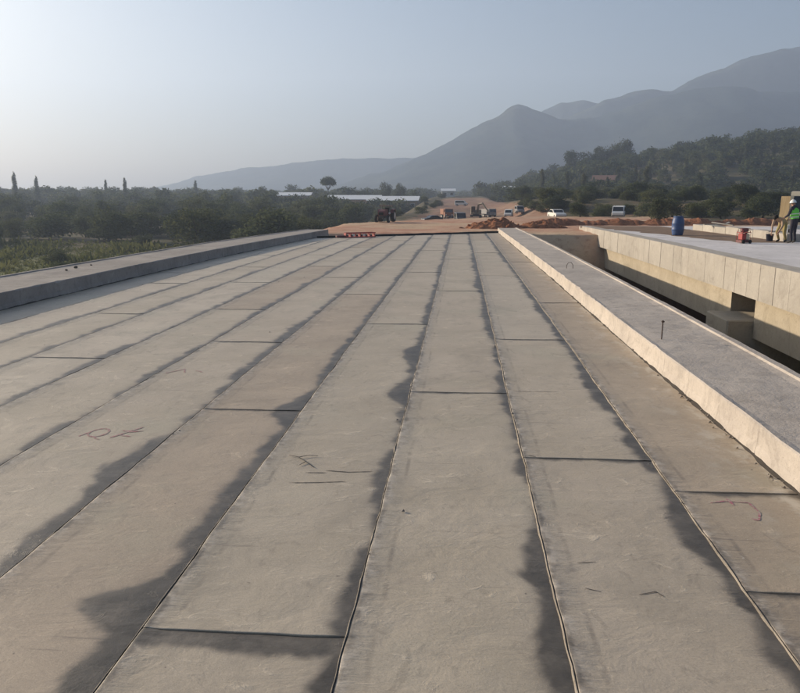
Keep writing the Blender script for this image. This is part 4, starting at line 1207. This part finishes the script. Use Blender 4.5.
def lobes_round(rg, h, w_, n=9):
    out = [(0, 0, h * .52, w_ * .34, h * .34), (0, 0, h * .22, w_ * .40, h * .16)]
    for i in range(n):
        a = rg.uniform(0, 6.28); r = w_ * rg.uniform(.12, .36)
        out.append((math.cos(a) * r, math.sin(a) * r, h * rg.uniform(.16, .80), w_ * rg.uniform(.15, .26), h * rg.uniform(.12, .22)))
    return out
def trunk(rg, h, w_, fork=4):
    mb = MB(); b = h * .30
    mb.tube([(0, 0, -.3), (.03 * h, 0, b * .5), (0, .02 * h, b)], [h * .035, h * .028, h * .022], 7)
    for i in range(fork):
        a = 6.28 * i / fork + rg.uniform(-.4, .4); r = w_ * rg.uniform(.18, .32)
        mb.tube([(0, .02 * h, b * .95), (math.cos(a) * r * .5, math.sin(a) * r * .5, h * .48), (math.cos(a) * r, math.sin(a) * r, h * rg.uniform(.62, .8))], [h * .016, h * .011, h * .004], 5)
    me = mesh('trunk', mb.v, mb.f, True); me.materials.append(M['bark']); return me

rg = random.Random(21)
KIND = {}
for kind, mat_, h, w_, nl, sz in (('olive', 'leaf', 4.6, 5.6, 3400, .17), ('oak', 'leafd', 5.6, 6.0, 3600, .18), ('pale', 'leafp', 4.2, 4.8, 3000, .16)):
    KIND[kind] = []
    for q in range(4):
        v, f_ = leafcloud(100 + q * 7 + len(kind), lobes_round(rg, h, w_, 8 + q), nl, sz)
        KIND[kind].append((quick('crown', v, f_, M[mat_]), trunk(rg, h, w_)))
v, f_ = leafcloud(5, [(.12 * math.sin(i * 2.1), .12 * math.cos(i * 1.7), 1.0 + i * 1.05, 1.15 - .035 * i - .004 * i * i + .12 * math.sin(i * 2.7), 1.0) for i in range(10)], 3000, .24)
KIND['cypress'] = [(quick('crown', v, f_, M['leafd']), trunk(rg, 9, .8, 2))]
v, f_ = leafcloud(6, [(math.cos(a) * 1.7, math.sin(a) * 1.7, 6.6 + .3 * math.sin(a * 3), 1.25, .75) for a in np.linspace(0, 5.6, 7)] + [(0, 0, 7.2, 1.8, .8)], 2600, .22)
def umb_trunk():
    mb = MB().tube([(0, 0, -.5), (.12, 0, 2.2), (0, .1, 4.6)], [.24, .19, .16], 8)
    for i in range(6):
        a = i * 1.05; mb.tube([(0, .1, 4.5), (math.cos(a) * .9, math.sin(a) * .9, 5.5), (math.cos(a) * 1.8, math.sin(a) * 1.8, 6.5)], [.10, .07, .03], 5)
    me = mesh('trunk', mb.v, mb.f, True); me.materials.append(M['bark']); return me
KIND['umbrella'] = [(quick('crown', v, f_, M['leafd']), umb_trunk())]

KIND['poplar'] = [(quick('crown', *leafcloud(15, [(.25 * math.sin(i * 2.1), .25 * math.cos(i * 1.7), 1.2 + i * .95, .95 - .05 * i, .9) for i in range(9)], 2200, .24), M['leafp']), trunk(rg, 8, 1.0, 2))]
def tree(kind, var, x, y, s, sz, rot, label, group, z=None):
    cr, tk = KIND[kind][var % len(KIND[kind])]
    nm = {'olive': 'olive_tree', 'oak': 'dark_tree', 'pale': 'pale_bush', 'cypress': 'cypress', 'umbrella': 'umbrella_tree', 'poplar': 'poplar'}[kind]
    o = empty(nm, (x, y, height(x, y) if z is None else z), rot); o.scale = (s, s, sz)
    tag(o, label, 'tree', group)
    c = bpy.data.objects.new('crown', cr); COL.objects.link(c); c.parent = o
    c = bpy.data.objects.new('trunk', tk); COL.objects.link(c); c.parent = o
    return o

spec = [('cypress', -149.5, 250, 1.1, 'tallest dark cypress at the far left of the skyline'), ('cypress', -143, 252, .98, 'shorter cypress just right of the tallest cypress'),
        ('cypress', -115.8, 260, .95, 'slim cypress standing alone above the left skyline trees'), ('cypress', -141.5, 300, .88, 'faint thin cypress left of the lone slim cypress'),
        ('cypress', -117, 335, 1.0, 'pale hazy cypress above the far trees by the hills')]
for k, x, y, s, lb in spec: tree(k, 0, x, y, s * (1.2 if s > 1.1 else 1.0), s * (.95 if y < 320 else .8), x, lb, None)
tree('umbrella', 0, -44.8, 260, .98, 1.30, 1.0, 'tall umbrella shaped tree on a bare trunk above the shed', None)
tree('oak', 1, -27.4, 280, 1.0, 1.75, .4, 'tall dark tree, left of the pair above the white sheds', None)
tree('oak', 2, -22.4, 282, .85, 1.6, 2.4, 'narrower dark tree, right of the pair above the white sheds', None)
tree('oak', 3, -104, 200, .85, 1.10, 3.4, 'dark rounded tree breaking the left skyline between cypresses', None)
for i, (x, y, s, lb) in enumerate(((50, 350, 1.9, 'leftmost big dark tree of the clump on the hill crest'), (56, 352, 1.65, 'second big dark tree of the clump on the hill crest'), (62, 352, 1.75, 'third big dark tree of the clump on the hill crest'), (70.5, 354, 2.1, 'rightmost and tallest dark tree of the clump on the hill crest'))):
    tree('oak', i, x, y, s, s * 1.15, i * 1.3, lb, None)
rq = random.Random(91)
for i in range(26):
    y = rq.uniform(175, 300); px_ = rq.uniform(.10, .42); q = rq.uniform(.55, .95)
    tree('poplar', 0, px_ * y, y, q, q * rq.uniform(.75, 1.05), rq.random() * 6, 'slender pale green tree among the hillside trees at right', 'slender pale hillside trees')
tree('pale', 0, 16.6, 66, .42, .62, .4, 'small pale bush showing just above the blue barrel', None)

tree('pale', 1, -22.6, 57, .34, .42, 2.0, 'pale dry bush rising just behind the left kerb', None)
for i, (x, y, sx, sz_, kd, lb) in enumerate(((-34, 62, .42, .30, 'olive', 'low green shrub in the grass at the left edge of the picture'), (-38.5, 70, .5, .32, 'olive', 'broad low shrub in the grass behind the edge shrub'), (-26, 66, .4, .28, 'pale', 'small pale shrub in the grass behind the left kerb'), (-29, 74, .55, .36, 'olive', 'rounded shrub between the grass and the grove'))):
    tree(kd, i, x, y, sx, sz_, i * 1.1, lb, None)
for i, (x, y, s_) in enumerate(((-41, 222, .8), (-37, 219, .7), (-33, 221, .85), (-29.5, 218, .75), (-25.5, 211, .8), (-22, 209, .72), (-18.6, 210, .8), (-15, 212, .7))):
    tree(('oak', 'olive')[i % 2], i, x, y, s_, s_ * .62, i * .9, 'low tree in the row in front of the long white roofed sheds', 'tree row before the sheds')
rq = random.Random(55)
for i in range(70):
    x, y = rq.uniform(9, 48), rq.uniform(84, 150)
    if abs(x - 11.9 * y / 97) < 1.7 and y < 99 or x < 10 and y < 118 or abs(x - 19 * y / 95) < 1.6 and y < 97: continue
    q = rq.uniform(.28, .62); kd = rq.choice(('olive', 'oak', 'oak', 'pale'))
    tree(kd, rq.randrange(4), x, y, q, q * rq.uniform(.55, .95), rq.random() * 6, 'low %s shrub on the brown bank behind the parked white vehicles' % {'olive': 'olive green', 'oak': 'dark green', 'pale': 'pale'}[kd], 'shrubs on the brown bank, ' + kd)
for i in range(16):
    x, y = rq.uniform(-9, 9), rq.uniform(125, 290)
    q = rq.uniform(.3, .7)
    tree('olive', rq.randrange(4), x + (9 if x > 0 else -5), y, q, q * .6, rq.random() * 6, 'small scrubby bush beside the far end of the red track', 'bushes beside the red track')
# groves: nearest trees are individuals, the rest of the wood one mass
def clear(x, y):
    if y < 99 and abs(x - 11.9 * y / 97) < 2.4 or y < 98 and abs(x - .2 * y) < 2.4 or y < 116 and 4 < x < 10.5: return False
    if -14.5 < x < 15 and y < 101: return False
    if x > 0 and y < 74 + rg.random() * 8: return False
    if -9 - .0 * y < x < 7 + .02 * y and y < 320: return False
    for bx_, by_, r_ in ((-32.5, 238, 10), (-19.5, 228, 9.5), (-56.5, 264, 8), (20, 204, 5), (46, 257, 6), (20, 328, 6), (-5, 298, 6)):
        if abs(x - bx_) < r_ and by_ - 9 < y < by_ + 6: return False
    return True
rg = random.Random(77)
pts = []
for side in (0, 1):
    tries = 0; got = []
    while len(got) < (1300 if side == 0 else 1400) and tries < 40000:
        tries += 1
        y = math.sqrt(rg.uniform(84 ** 2 if side == 0 else 72 ** 2, 480 ** 2))
        x = rg.uniform(-.72 * y - 20, -15) if side == 0 else rg.uniform(8, .56 * y + 25)
        if side == 0 and y < 96 and x < -30 and rg.random() < .6: continue
        if not clear(x, y): continue
        dmin = (2.6 if y < 180 else 3.6)
        if any(abs(x - a) < dmin and abs(y - b) < dmin * 1.3 for a, b in got[-400:]): continue
        got.append((x, y))
    got.sort(key=lambda q: q[1])
    pts.append(got)
LT = ('olive green tree in the grove left of the bridge', 'dark green tree in the grove left of the bridge', 'pale grey green bush in the grove left of the bridge',
      'olive green tree on the wooded hillside at right', 'dark green tree on the wooded hillside at right', 'pale green bush on the wooded hillside at right')
GT = 'grove left of the bridge', 'trees on the hillside at right'
mass = [[], []]
for side in (0, 1):
    for i, (x, y) in enumerate(pts[side]):
        near = i < 145
        u = rg.random()
        if side == 0: kd = 'olive' if u < .5 else ('oak' if u < .8 else 'pale')
        else: kd = 'oak' if u < .45 else ('olive' if u < .8 else 'pale')
        s = rg.choice((.55, .75, .9, 1.0, 1.15, 1.4)) * rg.uniform(.85, 1.15); hz = (.35 + .65 * s) * rg.uniform(.75, 1.2)
        if side == 0:
            hz *= .82 if y < 130 else (.95 if y < 250 else 1.0)
            if y > 250: s *= 1.25
        else:
            q_ = .45 if (x < 20 and y < 170) or y < 120 else (.62 if y < 180 else (.8 if y < 250 else 1.0)); hz *= (.8 + .35 * ss(120, 300, y)) * q_; s *= (.9 + .3 * ss(120, 300, y)) * (q_ + .15 if q_ < 1 else 1)
        if near:
            ki = ('olive', 'oak', 'pale').index(kd)
            tree(kd, rg.randrange(4), x, y, s, hz, rg.uniform(0, 6.28), LT[ki + 3 * side], GT[side] + ', ' + kd)
        else: mass[side].append((x, y, s, hz, kd, rg.random() * 6.28))
LOW = {}
for kd, h, w_, sz in (('olive', 4.6, 5.6, .50), ('oak', 5.6, 6.0, .52), ('pale', 4.2, 4.8, .46)):
    LOW[kd] = [leafcloud(300 + q, lobes_round(random.Random(q + 5), h, w_, 8), 430, sz * .8) for q in range(5)]
for side in (0, 1):
    for kd, mt in (('olive', 'leaf'), ('oak', 'leafd'), ('pale', 'leafp')):
        VV, FF, n = [], [], 0
        for i, (x, y, s, hz, k_, a) in enumerate(mass[side]):
            if k_ != kd: continue
            v, f_ = LOW[kd][i % 5]
            c_, s_ = math.cos(a), math.sin(a)
            q = np.stack([(v[:, 0] * c_ - v[:, 1] * s_) * s + x, (v[:, 0] * s_ + v[:, 1] * c_) * s + y, v[:, 2] * hz + height(x, y) - .2], 1)
            VV.append(q); FF.append(f_ + n); n += len(q)
        o = link('distant_wood', quick('distant_wood', np.concatenate(VV), np.concatenate(FF), M[mt]))
        tag(o, ('far mass of %s foliage in the grove at left' if side == 0 else 'far mass of %s foliage covering the hillside at right') % {'olive': 'olive green', 'oak': 'dark green', 'pale': 'pale grey green'}[kd], 'wood', kind='stuff')
# very far treeline, one mass
rgn = np.random.default_rng(8); VV, FF, n = [], [], 0
for i in range(900):
    y = rgn.uniform(480, 900); x = rgn.uniform(-.85 * y, .25 * y if i % 2 else -.05 * y)
    v, f_ = LOW['oak'][i % 5]; s = rgn.uniform(1.2, 2.0); hz = rgn.uniform(.8, 1.25)
    sub = f_[:150]; vv = v[:600]
    q = np.stack([vv[:, 0] * s * 1.5 + x, vv[:, 1] * s * 1.5 + y, vv[:, 2] * hz + height(x, y) - .3], 1)
    VV.append(q); FF.append(sub + n); n += len(q)
o = link('distant_wood', quick('distant_wood', np.concatenate(VV), np.concatenate(FF), M['leafd']))
tag(o, 'hazy line of far trees below the distant hills', 'wood', kind='stuff')

# low weeds and grass beside the left kerb and on the embankment shoulder
rgn = np.random.default_rng(31); V, F = [], []
n = 15000
yy = np.sqrt(rgn.uniform(38 ** 2, 100 ** 2, n)); xx = -14.2 - rgn.random(n) ** 1.0 * (.62 * yy)
k = 0
vv = np.zeros((n * 4, 3)); zz = np.array([height(float(a), float(b)) for a, b in zip(xx, yy)])
clump = np.array([max(.25, 1 + 1.1 * n3(a * .22, b * .12) + .8 * n3(a * .9, b * .6, 5)) for a, b in zip(xx, yy)])
h = rgn.uniform(.12, .5, n) * clump ** 1.6; a = rgn.uniform(0, 6.28, n); wd = rgn.uniform(.04, .14, n) * np.minimum(clump, 1.5)
lx, ly = rgn.normal(0, .25, n), rgn.normal(0, .25, n)
vv[0::4] = np.stack([xx - np.cos(a) * wd, yy - np.sin(a) * wd, zz - .05], 1)
vv[1::4] = np.stack([xx + np.cos(a) * wd, yy + np.sin(a) * wd, zz - .05], 1)
vv[2::4] = np.stack([xx + np.cos(a) * wd * .6 + lx, yy + np.sin(a) * wd * .6 + ly, zz + h], 1)
vv[3::4] = np.stack([xx - np.cos(a) * wd * .5 + lx * 1.2, yy - np.sin(a) * wd * .5 + ly * 1.2, zz + h * .85], 1)
o = link('grass', quick('grass', vv, np.arange(n * 4).reshape(-1, 4), M['grassm']))
tag(o, 'yellow green grass and weeds growing beside the left kerb', 'grass', kind='stuff')

# ------------------------------------------------------------------ haze
t = bpy.data.materials.new('haze'); t.use_nodes = True; nn = t.node_tree
for n_ in list(nn.nodes):
    if n_.type != 'OUTPUT_MATERIAL': nn.nodes.remove(n_)
pv = nn.nodes.new('ShaderNodeVolumePrincipled')
pv.inputs['Color'].default_value = (.53, .645, .85, 1)
pv.inputs['Density'].default_value = .00066
pv.inputs['Anisotropy'].default_value = .34
nn.links.new(pv.outputs[0], nn.nodes['Material Output'].inputs['Volume'])
mb = MB().box(-1750, 1900, -320, 2100, -14, 305)
o = mb.build('haze', t); tag(o, 'pale blue morning haze filling the valley', 'haze', kind='stuff')
